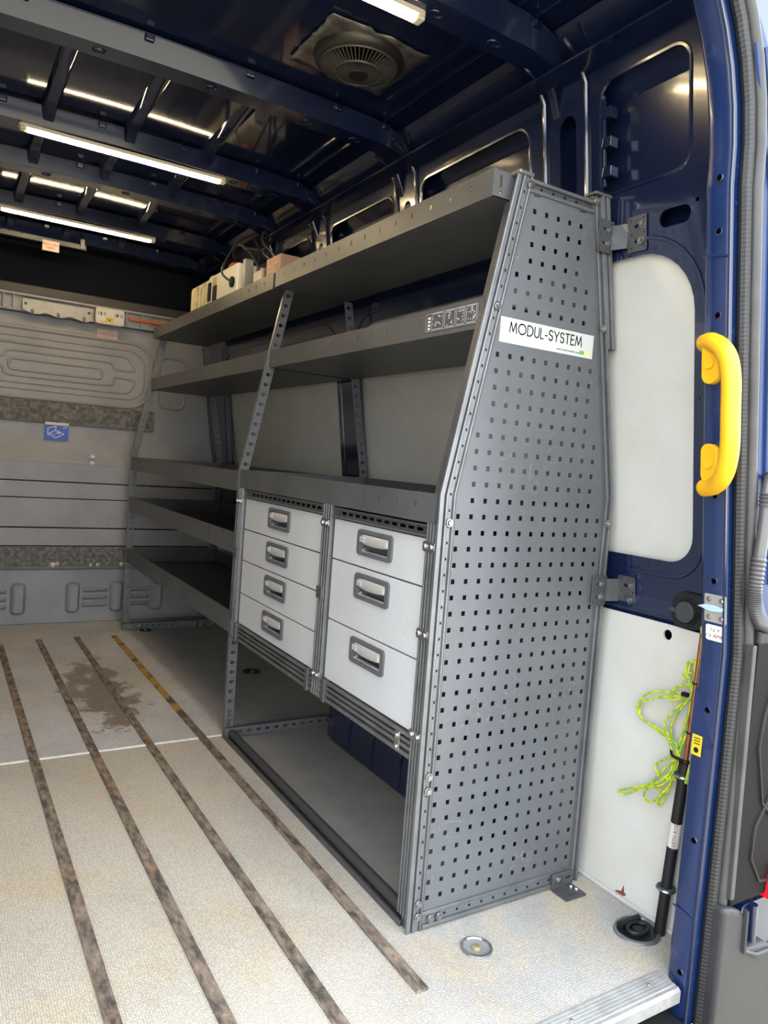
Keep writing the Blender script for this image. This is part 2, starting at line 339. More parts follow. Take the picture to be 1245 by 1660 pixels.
# ---- side walls
def wall(side):
    f = (lambda x: x) if side == 'right' else mir
    root = thing('wall_' + side, (f(0.61), 1.5, 0), 'dark blue painted van side wall with window frames and pillars' if side == 'right' else 'dark blue painted van side wall opposite the shelving', 'wall', kind='structure')
    # outer skin
    pr = [(0.665, -0.1), (0.665, 0.75), (0.61 + 0.055 - 0.145 * 1.3, 2.05), (0.40, 2.16), (0.33, 2.22)]
    b = B(); n = len(pr)
    b.sweep([[(f(x), y, z) for x, z in pr] + [(f(x + 0.012), y, z + 0.004) for x, z in pr[::-1]] for y in (-0.30, 3.5)])
    obj('outer_skin', b, 'navy', root)
    # inner frame, leaning inwards, with window and pillar openings
    holes = [rrect(-0.236, 0.905, 1.34, 1.65, [0.08, 0.13, 0.15, 0.07], 8), rrect(1.55, 0.905, 2.94, 1.64, [0.07, 0.12, 0.12, 0.07], 8),
             rrect(-0.224, 1.698, -0.138, 1.738, 0.0199, 6), rrect(-0.222, 1.815, 0.045, 2.085, [0.03, 0.05, 0.045, 0.045], 6), rrect(0.125, 1.83, 0.185, 2.045, 0.0299, 6)]
    ys = [0.30, 0.85, 1.02, 1.53, 1.72, 2.03, 2.19, 2.63, 2.81, 3.2]
    for i in range(0, len(ys), 2): holes.append(rrect(ys[i], 1.83, ys[i + 1], 2.075, 0.05, 5))
    for y in (0.935, 1.625, 2.11, 2.72): holes.append(rrect(y - 0.022, 1.86, y + 0.022, 2.03, 0.0219, 5))
    for y, z in ((-0.262, 1.42), (-0.24, 1.74), (-0.255, 1.30)): holes.append(circ(y, z, 0.005))
    b = B(); b.plate([(-0.285, 0.745), (3.4, 0.745), (3.4, 2.125), (-0.285, 2.125)], holes, lambda u, v, w: (f(Wx(max(v, 0.7501)) + w), u, v), 0.004)
    obj('inner_frame', b, 'navy', root)
    # pressed bead round the windows and pillar edges
    for loop in (rrect(-0.262, 0.868, 1.375, 1.688, [0.10, 0.15, 0.18, 0.09], 8), rrect(1.515, 0.868, 2.97, 1.68, 0.13, 8)):
        obj('window_bead', B().tube([(f(Wx(z) + 0.003), y, z) for y, z in loop], 0.007, 6, True), 'navy', root, True)
    for loop in [holes[3]] + [holes[i] for i in range(5, 10)]:
        obj('opening_lip', B().tube([(f(Wx(z) + 0.002), y, z) for y, z in loop], 0.006, 6, True), 'navy', root, True)
    for y0, y1 in ((0.085, 0.235), (0.870, 1.0), (1.555, 1.695), (2.05, 2.17), (2.655, 2.785)):
        b = B()
        for yy in (y0, y1):
            b.tube([(f(Wx(z) - 0.004), yy, z) for z in (1.80, 1.9, 2.0, 2.1)] + [(f(0.375), yy, 2.15), (f(0.32), yy, 2.18)], 0.0065, 7)
        obj('pillar_edge', b, 'navy', root, True)
        b = B(); ym = (y0 + y1) / 2 + 0.035; b.hexa([(f(Wx(z) - 0.0), ym - 0.012, z) for z in (0,)] * 0 or [(f(Wx(2.05) + 0.0), ym - 0.014, 2.05), (f(Wx(2.05) + 0.0), ym + 0.014, 2.05), (f(Wx(2.05) + 0.012), ym + 0.014, 2.05), (f(Wx(2.05) + 0.012), ym - 0.014, 2.05)],
                          [(f(0.385), ym - 0.012, 2.125), (f(0.385), ym + 0.012, 2.125), (f(0.397), ym + 0.012, 2.125), (f(0.397), ym - 0.012, 2.125)])
        obj('pillar_gusset', b, 'navy', root, bevel=0.003)
    b = B()   # folded seam bracket beside the rear pillar
    for k, (y, r) in enumerate(((0.062, 0.009), (0.04, 0.006))): b.tube([(f(Wx(z) + 0.012), y - 0.0, z) for z in (1.84, 1.92, 2.0, 2.06)], r, 6)
    for z in (1.86, 1.93, 2.0): b.box(min(f(Wx(z)), f(Wx(z) + 0.03)), 0.012, z, max(f(Wx(z)), f(Wx(z) + 0.03)), 0.058, z + 0.028)
    obj('seam_bracket', b, 'navy', root, bevel=0.004)
    # shadow gap closing strip under the roof
    b = B(); b.box(min(f(0.33), f(0.42)), -0.285, 2.12, max(f(0.33), f(0.42)), 3.4, 2.126); obj('roof_rail', b, 'navy', root)
    # lower sill rail and wheel arch
    b = B(); b.sweep([[(f(x), y, z) for x, z in ((0.615, 0.74), (0.600, 0.765), (0.600, 0.80), (0.612, 0.82), (0.63, 0.8), (0.63, 0.75))] for y in (-0.285, 3.4)]); obj('waist_rail', b, 'navy', root)
    return root
wr_ = wall('right'); wl_ = wall('left')
wa = thing('wheel_arch', (0.49, 0.70, 0), 'dark blue ribbed wheel arch box on the floor under the drawers', 'wheel arch', kind='structure')
b = B(); sec = lambda y, k: [(0.62, y, 0.0), (0.365 + k, y, 0.0), (0.372 + k, y, 0.20), (0.40 + k, y, 0.30 - k), (0.47 + k, y, 0.345 - k), (0.62, y, 0.35 - k)]
b.sweep([sec(0.16, 0.06), sec(0.22, 0.01), sec(0.26, 0), sec(1.10, 0), sec(1.165, 0.012), sec(1.20, 0.05)]); obj('arch_body', b, 'navy', wa, bevel=0.02, seg=3)
for y in (0.45, 0.62, 0.80, 0.97): obj('pressed_rib', B().tube([(0.367, y, 0.02), (0.370, y, 0.19), (0.40, y, 0.297), (0.47, y, 0.342)], 0.006, 6), 'navy', wa, True)

for k, (y0, y1, nm, lab, rs) in enumerate(((-0.30, 1.37, 'window_1', 'off-white board closing the window beside the perforated end panel', None), (1.53, 2.97, 'window_2', 'off-white board closing the window behind the far shelves', None))):
    b = B(); b.plate(rrect(y0, 0.86, y1, 1.70, 0.05), [], lambda u, v, w: (Wx(v) + 0.016 + w, u, v), 0.006)
    tag(obj(nm, b, 'board_white'), lab, 'window panel', kind='structure')
b = B(); b.plate([(-0.30, 0.0), (3.36, 0.0), (3.36, 0.748), (-0.2, 0.748), (-0.30, 0.745)], [circ(-0.180, 0.722, 0.013, 16)], lambda u, v, w: (0.596 + w, u, v), 0.006)
pw = thing('wall_lining', (0.6, 1.5, 0), 'white lower wall lining board beside the rear doorway', 'wall lining', kind='structure')
obj('lining_board', b, 'board_white', pw)
obj('cover_strip', B().box(0.588, -0.28, 0.0, 0.596, 0.16, 0.010), 'board_white', pw, bevel=0.002)
b = B(); b.box(mir(0.594), -0.30, 0.0, mir(0.60), 3.36, 0.745); b.box(mir(0.626), 0.1, 0.86, mir(0.62), 1.3, 0.9)
obj('wall_lining_panel', B().box(mir(0.594), -0.30, 0.0, mir(0.602), 3.36, 0.745), 'board_white', wl_)
for y0, y1 in ((-0.30, 1.37), (1.53, 2.97)):
    b = B(); b.plate(rrect(y0, 0.86, y1, 1.70, 0.05), [], lambda u, v, w: (mir(Wx(v) + 0.016 + w), u, v), 0.006); obj('window_board', b, 'board_white', wl_)
# red paint mark on the lining foot
b = B(); b.plate([(-0.098, 0.012), (-0.125, 0.012), (-0.135, 0.020), (-0.127, 0.024), (-0.124, 0.042), (-0.118, 0.022), (-0.104, 0.018)], [], lambda u, v, w: (0.5955 - w, u, v), 0.0006)
obj('paint_mark', b, 'paint_red', pw)

# ---- roof
ce = thing('ceiling', (CX, 1.5, 2.2), 'glossy dark blue roof skin with cross bows', 'ceiling', kind='structure')
def roof_z(x, base):
    t = abs(x - CX) / 0.76
    return base - 0.02 * t ** 2
xs = [CX + 0.70 * i / 12 for i in range(-12, 13)]
top = [(x, roof_z(x, 2.255)) for x in xs]
top = [(mir(0.46), 2.08), (mir(0.42), 2.16), (mir(0.375), 2.21)] + top + [(0.375, 2.21), (0.42, 2.16), (0.46, 2.08)]
b = B(); b.sweep([[(x, y, z) for x, z in top] + [(x, y, z + 0.01) for x, z in top[::-1]] for y in (-0.42, 3.6)]); obj('roof_skin', b, 'navy_gloss', ce, True)
bow_pts = [(mir(0.425), 2.08), (mir(0.41), 2.125), (mir(0.37), 2.16), (mir(0.29), 2.178)] + [(CX + 0.6 * i / 6, roof_z(CX + 0.6 * i / 6, 2.190)) for i in range(-6, 7)] + [(0.29, 2.178), (0.37, 2.16), (0.41, 2.125), (0.425, 2.08)]
BOWS = [(0.153, 0.262), (0.888, 0.990), (1.578, 1.680), (2.058, 2.160), (2.668, 2.770), (3.14, 3.24)]
for y0, y1 in BOWS:
    secs = []
    for i, (x, z) in enumerate(bow_pts):
        up = 0.05
        if i < 4 or i >= len(bow_pts) - 4: up = 0.04
        nx = 0.0
        if i < 3: nx = -0.04
        if i >= len(bow_pts) - 3: nx = 0.04
        u = (nx, up if nx == 0 else 0.02)
        secs.append([(x + u[0], y0 - 0.022, z + u[1] + 0.006), (x + u[0] * 0.9, y0 - 0.016, z + u[1]), (x, y0 + 0.012, z), (x, y1 - 0.012, z), (x + u[0] * 0.9, y1 + 0.006, z + u[1]), (x + u[0], y1 + 0.022, z + u[1] + 0.006)])
    b = B(); b.sweep(secs, closed_sec=False); bo = obj('roof_bow', b, 'navy', ce, True)
    md = bo.modifiers.new('edge', 'BEVEL'); md.width = 0.006; md.segments = 2; md.limit_method = 'ANGLE'
    for x in (-0.82, -0.5, -0.2, 0.1, 0.28):
        for yy in (y0 - 0.012, y1 + 0.012):
            zz = roof_z(x, 2.190) + 0.053
            obj('bow_clip', B().box(x - 0.014, yy - 0.010, zz - 0.016, x + 0.014, yy + 0.010, zz + 0.004), 'navy', bo, bevel=0.004)
    for x in (-0.62, -0.30, 0.02, 0.2): obj('bow_dimple', B().tube([(x + 0.018 * math.cos(a * PI / 8), (y0 + y1) / 2 + 0.012 * math.sin(a * PI / 8), roof_z(x, 2.190) - 0.0005) for a in range(16)], 0.0025, 5, True), 'navy', bo, True)
for a in range(len(BOWS) - 1):
    if a == 0: continue
    for x in (-0.675, -0.40, -0.113):
        y0 = BOWS[a][1] + 0.03; y1 = BOWS[a + 1][0] - 0.005
        z = roof_z(x, 2.255); b = B(); w = 0.030
        secs = []
        for y, d in ((y0, 0.004), (y0 + 0.25 * (y1 - y0), 0.010), (y1 - 0.10, 0.016), (y1 - 0.03, 0.032), (y1, 0.052)):
            secs.append([(x - w, y, z + 0.004), (x - w * 0.55, y, z - d), (x + w * 0.55, y, z - d), (x + w, y, z + 0.004)])
        b.sweep(secs, closed_sec=False); obj('roof_stiffener', b, 'navy_gloss', ce, True)
for x in (0.21, 0.27):
    obj('roof_swage', B().tube([(x, y, roof_z(x, 2.253)) for y in (-0.3, 0.5, 1.2, 2.0, 3.3)], 0.006, 6), 'navy', ce, True)

# ---- bulkhead
wf = thing('wall_front', (CX, 3.36, 0), 'moulded dark grey bulkhead between load area and cab', 'wall', kind='structure')
pr = [(0.0, 3.36), (0.325, 3.36), (0.335, 3.335), (0.35, 3.325), (0.90, 3.325), (0.98, 3.335), (1.06, 3.365), (1.13, 3.378), (1.80, 3.378), (1.80, 3.43), (0.0, 3.43)]
b = B(); b.sweep([[(x, y, z) for z, y in pr] for x in (mir(0.60), 0.60)]); obj('bulkhead_shell', b, 'bulkhead', wf, bevel=0.006)
for z0, z1 in ((0.4745, 0.5765), (0.5830, 0.7505), (0.7550, 0.8470), (0.8525, 0.96)):
    obj('bulkhead_board', B().box(mir(0.565), 3.314, z0, 0.565, 3.33, z1), 'bulkhead', wf, bevel=0.003)
for z in (0.475, 0.580, 0.753, 0.8495): obj('board_gap', B().box(mir(0.56), 3.3195, z - 0.006, 0.56, 3.3245, z + 0.006), 'void_black', wf)
obj('wear_strip', B().box(mir(0.565), 3.310, 0.352, 0.565, 3.33, 0.470), 'scuffed', wf, bevel=0.004)
obj('wear_strip', B().box(mir(0.185), 3.366, 1.185, 0.185, 3.384, 1.312), 'scuffed', wf, bevel=0.004)
def bead(loop, r, close=True): obj('moulded_bead', B().tube([(x, 3.379, z) for x, z in loop], r, 8, close), 'bulkhead', wf, True)
bead(rrect(mir(0.155), 1.325, 0.155, 1.715, 0.13, 8), 0.012)
bead(rrect(mir(0.110), 1.372, 0.110, 1.668, 0.10, 8), 0.007)
n3 = [(CX, 1.628), (-0.03, 1.628), (0.02, 1.605), (0.045, 1.57), (0.045, 1.548), (-0.055, 1.545), (-0.075, 1.565), (-0.11, 1.585), (CX, 1.585)]
bead(smooth_path([(x, 0, z) for x, z in n3], 3) and [(p[0], p[2]) for p in smooth_path([(x, 0, z) for x, z in n3], 3)], 0.009, False)
n4 = [(CX, 1.408), (-0.03, 1.408), (0.02, 1.420), (0.045, 1.45), (0.045, 1.492), (-0.05, 1.497), (-0.07, 1.475), (-0.10, 1.447), (CX, 1.445)]
bead([(p[0], p[2]) for p in smooth_path([(x, 0, z) for x, z in n4], 3)], 0.009, False)
bead([(2 * CX - p[0], p[2]) for p in smooth_path([(x, 0, z) for x, z in n3], 3)], 0.009, False)
bead([(2 * CX - p[0], p[2]) for p in smooth_path([(x, 0, z) for x, z in n4], 3)], 0.009, False)
bead(rrect(-0.637, 1.478, -0.139, 1.540, 0.022, 6), 0.010)
bead(rrect(0.20, 1.343, 0.368, 1.655, 0.05, 6), 0.009)
for x in (-0.84, -0.542, -0.245, 0.006, 0.251):
    b = B(); b.sweep([[(u, y_, v) for u, v in rrect(x - 0.042 + d_, 0.058 + d_, x + 0.042 - d_, 0.248 - d_, 0.03 - d_, 5)] for y_, d_ in ((3.361, 0.0), (3.352, 0.004), (3.332, 0.012), (3.326, 0.019))]); rb = obj('louvre_bar', b, 'bulkhead', wf, True)
    b = B(); b.plate(rrect(x - 0.018, 0.085, x + 0.018, 0.222, 0.0175, 5), [], lambda u, v, w: (u, 3.316 + w, v), 0.02); obj('raised_centre', b, 'bulkhead', rb, bevel=0.006)
for x0, x1 in ((-0.78, -0.60), (-0.195, -0.042), (0.053, 0.205)):
    for z in (0.196, 0.150, 0.105):
        b = B(); b.hexa([(x0, 3.361, z - 0.014), (x1, 3.361, z - 0.014), (x1, 3.361, z + 0.012), (x0, 3.361, z + 0.012)], [(x0 + 0.02, 3.340, z + 0.004), (x1 - 0.02, 3.340, z + 0.004), (x1 - 0.012, 3.345, z + 0.012), (x0 + 0.012, 3.345, z + 0.012)])
        obj('louvre', b, 'bulkhead', wf, bevel=0.002)
for z in (1.009, 0.972): screw('bolt', (-0.176, 3.332, z), (0, -1, 0), 0.011, wf, 'chrome', 0.016)
b = B(); b.box(mir(0.5), 3.35, 1.80, 0.5, 3.43, 1.90); obj('top_rail_back', b, 'bulkhead', wf)
obj('top_rail_lip', B().box(mir(0.5), 3.325, 1.885, 0.5, 3.36, 1.90), 'bulkhead', wf, bevel=0.003)
obj('top_rail_ledge', B().box(mir(0.5), 3.335, 1.80, 0.5, 3.36, 1.812), 'bulkhead', wf, bevel=0.003)
for x in (-0.71, -0.68, -0.63, -0.02, 0.07, 0.12): obj('rail_rib', B().box(x - 0.004, 3.330, 1.812, x + 0.004, 3.352, 1.885), 'bulkhead', wf)
obj('header_fascia', B().box(mir(0.5), 3.345, 1.90, 0.5, 3.40, 1.955), 'bulkhead_dark', wf, bevel=0.006)
obj('cab_header', B().box(mir(0.6), 3.40, 1.95, 0.6, 3.45, 2.27), 'header_dark', wf)
b = B(); x0 = 0.5
# small crumbs of torn foam on the lower wear strip
for (x, z, r) in ((-0.37, 0.362, 0.016), (-0.345, 0.368, 0.012), (-0.12, 0.36, 0.010), (-0.16, 0.358, 0.008), (0.02, 0.362, 0.014), (0.035, 0.365, 0.008)):
    b.lathe([(r * math.cos(t), r * math.sin(t)) for t in (-1.4, -0.8, 0, 0.8, 1.4)], (x, 3.308, z), 7)
o = obj('torn_foam', b, 'cream', wf, True); o['kind'] = 'stuff'

# ---- rear door frame (pillar, header, mirrored pillar)
wz = thing('wall_rear', (CX, -0.40, 0), 'dark blue rear door frame pillar and header', 'door frame', kind='structure')
def frame_path(n=0.0):
    pts = []
    for z in (-0.075, 0.2, 0.5, 0.75, 1.0, 1.2, 1.4, 1.55, 1.68): pts.append((Wx(z) - 0.16 + n, z))
    a = Wx(1.68) - 0.16
    for i in range(1, 11):
        t = PI / 2 * i / 10; pts.append(((a + n) * math.cos(t), 1.68 + (0.46 + n) * math.sin(t)))
    return pts + [(2 * CX - x, z) for x, z in pts[::-1]]
P0 = frame_path(0.0); PA = frame_path(0.20); P5 = frame_path(0.05)
secs = []
for i in range(len(P0)):
    a, m_, s_ = PA[i], P0[i], P5[i]; mid = frame_path(0.006)[i]
    secs.append([(a[0], -0.27, a[1]), (mid[0], -0.372, mid[1]), (m_[0], -0.380, m_[1]), (m_[0], -0.424, m_[1]), (mid[0], -0.432, mid[1]), (s_[0], -0.436, s_[1]), (s_[0] + 0.0, -0.428, s_[1]), (a[0], -0.428, a[1])])
b = B(); b.sweep(secs); obj('pillar_frame', b, 'navy_worn', wz, True)
def along(n, y, step=1): return [(x, y, z) for x, z in frame_path(n)]
obj('pillar_seam', B().tube([(x, -0.4295, z) for x, z in frame_path(-0.0015)], 0.0035, 6), 'navy', wz, True)
def dens(P, d):
    out = []
    for i in range(len(P) - 1):
        a = V3(P[i]); c = V3(P[i + 1]); k = max(1, int((c - a).length / d))
        out += [a.lerp(c, j / k) for j in range(k)]
    return out + [V3(P[-1])]
dp = dens(along(0.021, -0.446), 0.0042)
obj('ribbed_seal', B().tube(dp, [0.0114 if i % 2 else 0.0108 for i in range(len(dp))], 8), 'rubber_ribbed', wz)
obj('seal_lip', B().tube(along(0.032, -0.449), 0.0035, 6), 'seal_grey', wz, True)
obj('seal_bulb', B().tube(along(0.048, -0.452), 0.0125, 10), 'seal_grey', wz, True)
for z in (1.70, 1.60, 1.44, 1.08, 0.90, 0.62, 0.33, 0.03):
    x = Wx(z) - 0.161; obj('pillar_hole', B().tube([(x + 0.001, -0.405 + 0.0065 * math.cos(t * PI / 5), z + 0.0065 * math.sin(t * PI / 5)) for t in range(10)], 0.0015, 5, True), 'navy', wz); obj('hole_plug', B().cyl((x + 0.0005, -0.405, z), (x - 0.0008, -0.405, z), 0.0058, 12), 'void_black', wz)
for z in (1.555, 0.165):
    x = Wx(z) - 0.162; obj('weld_seam', B().tube([(x, -0.372, z + 0.004), (x, -0.40, z), (x, -0.432, z - 0.006)], 0.0022, 6), 'navy_worn', wz, True)
# corner reinforcement with warning sticker on the pillar
obj('corner_plate', B().hexa([(0.4495, -0.372, 0.54), (0.4495, -0.428, 0.54), (0.4515, -0.428, 0.54), (0.4515, -0.372, 0.54)], [(0.4495, -0.372, 0.66), (0.4495, -0.378, 0.66), (0.4515, -0.378, 0.66), (0.4515, -0.372, 0.66)]), 'navy_worn', wz)

# ---- open rear door
dr = thing('door_1', (0.55, -0.46, 0.2), 'open rear door with dark trim panel beside the rubber door seal', 'door', kind='structure')
out = [(Wx(z) - 0.16 + 0.068, z) for z in (0.20, 0.5, 0.75, 1.0, 1.2, 1.4, 1.68)]
a = Wx(1.68) - 0.16
for i in range(1, 8):
    t = PI / 2 * i / 10; out.append(((a + 0.068) * math.cos(t), 1.68 + 0.50 * math.sin(t)))
arc = [(0.200, 2.05), (0.255, 2.035), (0.31, 1.99), (0.365, 1.92), (0.42, 1.82), (0.50, 1.6), (0.62, 1.0), (0.72, 0.20)]
door_out = out[:-2] + arc
b = B(); b.plate(door_out, [], lambda u, v, w: (u, -0.455 + w, v), 0.05); obj('door_shell', b, 'navy_door', dr, bevel=0.012, seg=3)
for off, r in ((0.022, 0.005), (0.05, 0.007)):
    obj('door_crease', B().tube([(x + off, -0.457, z) for x, z in [(Wx(z) - 0.16 + 0.068, z) for z in (0.9, 1.2, 1.5, 1.68)] + [(0.325, 1.82), (0.285, 1.93)]], r, 6), 'navy_door', dr, True)
b = B(); b.plate([(0.505, 0.20), (0.72, 0.20), (0.64, 0.79), (0.505, 0.79)], [], lambda u, v, w: (u, -0.470 + w, v), 0.016); tp = obj('trim_panel', b, 'trim_plastic', dr, bevel=0.006)
obj('trim_moulding', B().tube([(0.60, -0.471, 0.74), (0.555, -0.471, 0.62), (0.545, -0.471, 0.55), (0.58, -0.471, 0.42), (0.65, -0.471, 0.36)], 0.004, 6), 'black_plastic', tp, True)
obj('trim_moulding', B().tube([(0.62, -0.471, 0.45), (0.565, -0.471, 0.37), (0.56, -0.471, 0.30), (0.60, -0.471, 0.24), (0.66, -0.471, 0.23)], 0.004, 6), 'black_plastic', tp, True)
obj('trim_cap', B().box(0.50, -0.474, 0.775, 0.65, -0.455, 0.805), 'black_plastic', dr, bevel=0.005)
obj('edge_strip', B().hexa([(0.498, -0.474, 0.22), (0.512, -0.474, 0.22), (0.512, -0.456, 0.22), (0.498, -0.456, 0.22)], [(0.482, -0.474, 0.775), (0.495, -0.474, 0.775), (0.495, -0.456, 0.775), (0.482, -0.456, 0.775)]), 'seal_grey', dr, bevel=0.002)
cp = [(0.480, -0.474, 1.13), (0.468, -0.476, 1.10), (0.466, -0.478, 1.04), (0.462, -0.478, 0.97), (0.458, -0.478, 0.90), (0.464, -0.478, 0.865), (0.490, -0.478, 0.83), (0.53, -0.476, 0.812)]
sp = smooth_path(cp, 16); cd = obj('cable_conduit', B().tube(sp, [0.0155] * 2 + [0.0125 if (i < 50 and not 18 < i < 26) else (0.0155 if i % 2 else 0.0120) for i in range(2, len(sp))], 12), 'conduit', dr, True)

# ---- bumper corner below the door, step and tail lamp
bp = thing('bumper_corner', (0.55, -0.46, -0.2), 'grey plastic bumper corner with blue latch recess below the open door', 'bumper', kind='structure')
b = B(); b.plate([(0.47, -0.7), (0.78, -0.7), (0.78, 0.06), (0.66, 0.06), (0.66, 0.085), (0.55, 0.10), (0.545, 0.185), (0.50, 0.205), (0.47, 0.21)], [], lambda u, v, w: (u, -0.480 + w, v), 0.05); obj('bumper_shell', b, 'bumper_plastic', bp, bevel=0.010, seg=3)
b = B(); b.plate(rrect(0.562, 0.065, 0.70, 0.185, 0.015), [], lambda u, v, w: (u, -0.462 + w, v), 0.02); obj('latch_recess', b, 'navy', bp, bevel=0.004)
obj('latch_rib', B().cyl((0.60, -0.468, 0.10), (0.596, -0.468, 0.185), 0.010), 'navy', bp, True)
obj('bumper_ridge', B().tube([(0.548, -0.482, 0.19), (0.552, -0.482, 0.098), (0.60, -0.483, 0.075), (0.66, -0.482, 0.07)], 0.006, 6), 'bumper_plastic', bp, True)
tl = thing('tail_lamp', (0.66, -0.47, 0.2), 'sliver of red tail lamp lens at the edge below the door trim', 'tail lamp')
b = B(); b.hexa([(0.632, -0.488, 0.190), (0.72, -0.488, 0.190), (0.72, -0.45, 0.190), (0.632, -0.45, 0.190)], [(0.640, -0.488, 0.275), (0.72, -0.488, 0.275), (0.72, -0.45, 0.275), (0.640, -0.45, 0.275)]); obj('lens', b, 'red_lens', tl, bevel=0.006)
obj('lamp_base', B().box(0.64, -0.452, 0.19, 0.72, -0.44, 0.275), 'black_plastic', tl)
b = B(); b.sweep([[(x, y, z) for y, z in ((-0.33, -0.06), (-0.42, -0.062), (-0.75, -0.075), (-0.80, -0.10), (-0.80, -0.35), (-0.33, -0.35))] for x in (mir(0.44), 0.442)])
st = thing('trim_3', (0.0, -0.6, -0.1), 'black plastic bumper step below the aluminium threshold', 'step', kind='structure'); obj('step_cover', b, 'black_plastic', st, bevel=0.006)

# ================================================================== shelving
def fx(z): return 0.0 if z < 1.035 else (z - 1.035) * 0.1987
def bx(z): return 0.55 if z < 1.05 else 0.55 - (z - 1.05) * 0.187
def strip_outline(path, u0, u1, z0, z1, bend):
    zs = [z0] + ([bend] if z0 < bend < z1 else []) + [z1]
    return [(path(z) + u1, z) for z in zs] + [(path(z) + u0, z) for z in zs[::-1]]
def XZ(y0): return lambda u, v, w: (u, y0 + w, v)
def bent(name, path, bend, u0, u1, y0, y1, z0, z1, m, parent, bevel=0.0015):
    b = B(); b.plate(strip_outline(path, u0, u1, z0, z1, bend)[::-1][::-1], [], XZ(y0), y1 - y0); return obj(name, b, m, parent, bevel=bevel)

PITCH = 0.038; PX0 = 0.05; PZ0 = 0.075
rack = thing('shelving_unit', (0.28, 0.65, 0), 'dark grey steel shelving unit with perforated end panel, holding the drawer cabinets', 'shelving unit', 'van shelving units along the wall')
far = thing('shelving_unit', (0.28, 2.2, 0), 'dark grey open shelving unit nearer the bulkhead, five long trays', 'shelving unit', 'van shelving units along the wall')

# ---- perforated end panel
pan = strip_outline(fx, 0.036, 0.0, 0.045, 1.745, 1.035)
zs = [0.045, 1.035, 1.745]
outer = [(bx(z) - 0.026, z) for z in (0.045, 1.05, 1.748)] + [(fx(z) + 0.036, z) for z in (1.748, 1.035, 0.045)]
holes = []
for r in range(44):
    z = PZ0 + r * PITCH
    if r in (35, 36): continue
    for c in range(13):
        x = PX0 + c * PITCH
        if r > 24 and x < fx(z) + 0.055 - 0.0 * r: continue
        if r > 24 and x > bx(z) - 0.036: continue
        if r >= 40 and (c < 4 or c > 8): continue
        if r in (37, 38, 39) and (c < 3 or c > 9): continue
        if 30 <= r <= 34 and (c < 2 or c > 10): continue
        if 25 <= r <= 29 and (c < 1 or c > 11): continue
        if r in (19, 20) and c == 12: continue
        holes.append(sq(x, z, 0.0105, 0.0115))
b = B(); b.plate(outer, holes, XZ(0.0), 0.0015); ep = obj('end_panel', b, 'steel_grey', rack)
ep['label'] = 'perforated dark grey steel end panel with square holes'
b = B(); b.plate([(0.127, 1.397), (0.431, 1.397), (0.431, 1.455), (0.127, 1.455)], [], XZ(-0.0012), 0.001); npl = obj('name_plate', b, 'sticker_plate', ep); npl['label'] = 'white name sticker reading MODUL-SYSTEM'
# lettering drawn as even strokes
def arcp(cx, cy, rx, ry, a0, a1, n=14): return [(cx + rx * math.cos(math.radians(a0 + (a1 - a0) * i / n)), cy + ry * math.sin(math.radians(a0 + (a1 - a0) * i / n))) for i in range(n + 1)]
GL = {'M': (0.92, [[(0.0, 0), (0.14, 1), (0.46, 0.12), (0.78, 1), (0.92, 0)]]), 'O': (1.0, [arcp(0.5, 0.5, 0.5, 0.5, 0, 360, 28)]),
      'D': (0.74, [[(0, 0), (0, 1), (0.24, 1)] + arcp(0.24, 0.5, 0.5, 0.5, 90, -90)[1:] + [(0, 0)]]), 'U': (0.60, [[(0, 1)] + arcp(0.30, 0.30, 0.30, 0.30, 180, 360) + [(0.60, 1)]]),
      'L': (0.40, [[(0, 1), (0, 0), (0.40, 0)]]), '-': (0.30, [[(0, 0.38), (0.30, 0.38)]]),
      'S': (0.50, [arcp(0.25, 0.755, 0.24, 0.245, 20, 235, 12) + arcp(0.25, 0.265, 0.25, 0.265, 55, -160, 12)]),
      'Y': (0.66, [[(0, 1), (0.33, 0.46), (0.66, 1)], [(0.33, 0.46), (0.33, 0)]]), 'T': (0.56, [[(0, 1), (0.56, 1)], [(0.28, 1), (0.28, 0)]]), 'E': (0.44, [[(0.44, 1), (0, 1), (0, 0), (0.44, 0)], [(0, 0.53), (0.42, 0.53)]])}
def stroke(b, pts, w, fn):
    for i in range(len(pts) - 1):
        a = V3((pts[i][0], pts[i][1], 0)); c = V3((pts[i + 1][0], pts[i + 1][1], 0)); d = (c - a).normalized(); nrm = V3((-d.y, d.x, 0)) * w / 2; e = d * w * 0.42
        q = [a - e - nrm, c + e - nrm, c + e + nrm, a - e + nrm]
        b.add([fn(p.x, p.y) for p in q], [(0, 1, 2, 3)])
b = B(); cur = 0.155; H = 0.0235
for ch in 'MODUL-SYSTEM':
    w, st_ = GL[ch]
    for s_ in st_: stroke(b, [(cur + p[0] * H * 0.98, 1.4225 + p[1] * H) for p in s_], 0.0031, lambda u, v: (u, -0.0017, v))
    cur += (w * 0.98 + 0.235) * H
obj('lettering', b, 'ink_black', npl)
# NB cur ends near the right hand margin of the plate
txt('lettering', 'Made in Sweden', 0.0085, (0.158, -0.0015, 1.4095), (1, 0, 0), (0, 0, 1), 'ink_faint', npl, 'LEFT')
txt('lettering', 'www.modul-system.com', 0.0078, (0.306, -0.0015, 1.4065), (1, 0, 0), (0, 0, 1), 'ink_black', npl, 'LEFT')
for k, (x, m) in enumerate(((0.389, 'ink_green'), (0.397, 'ink_green'), (0.405, 'ink_yellow'), (0.413, 'ink_yellow'))):
    obj('logo_mark', B().box(x - 0.003, -0.0018, 1.4035, x + 0.003, -0.0013, 1.4125), m, npl)
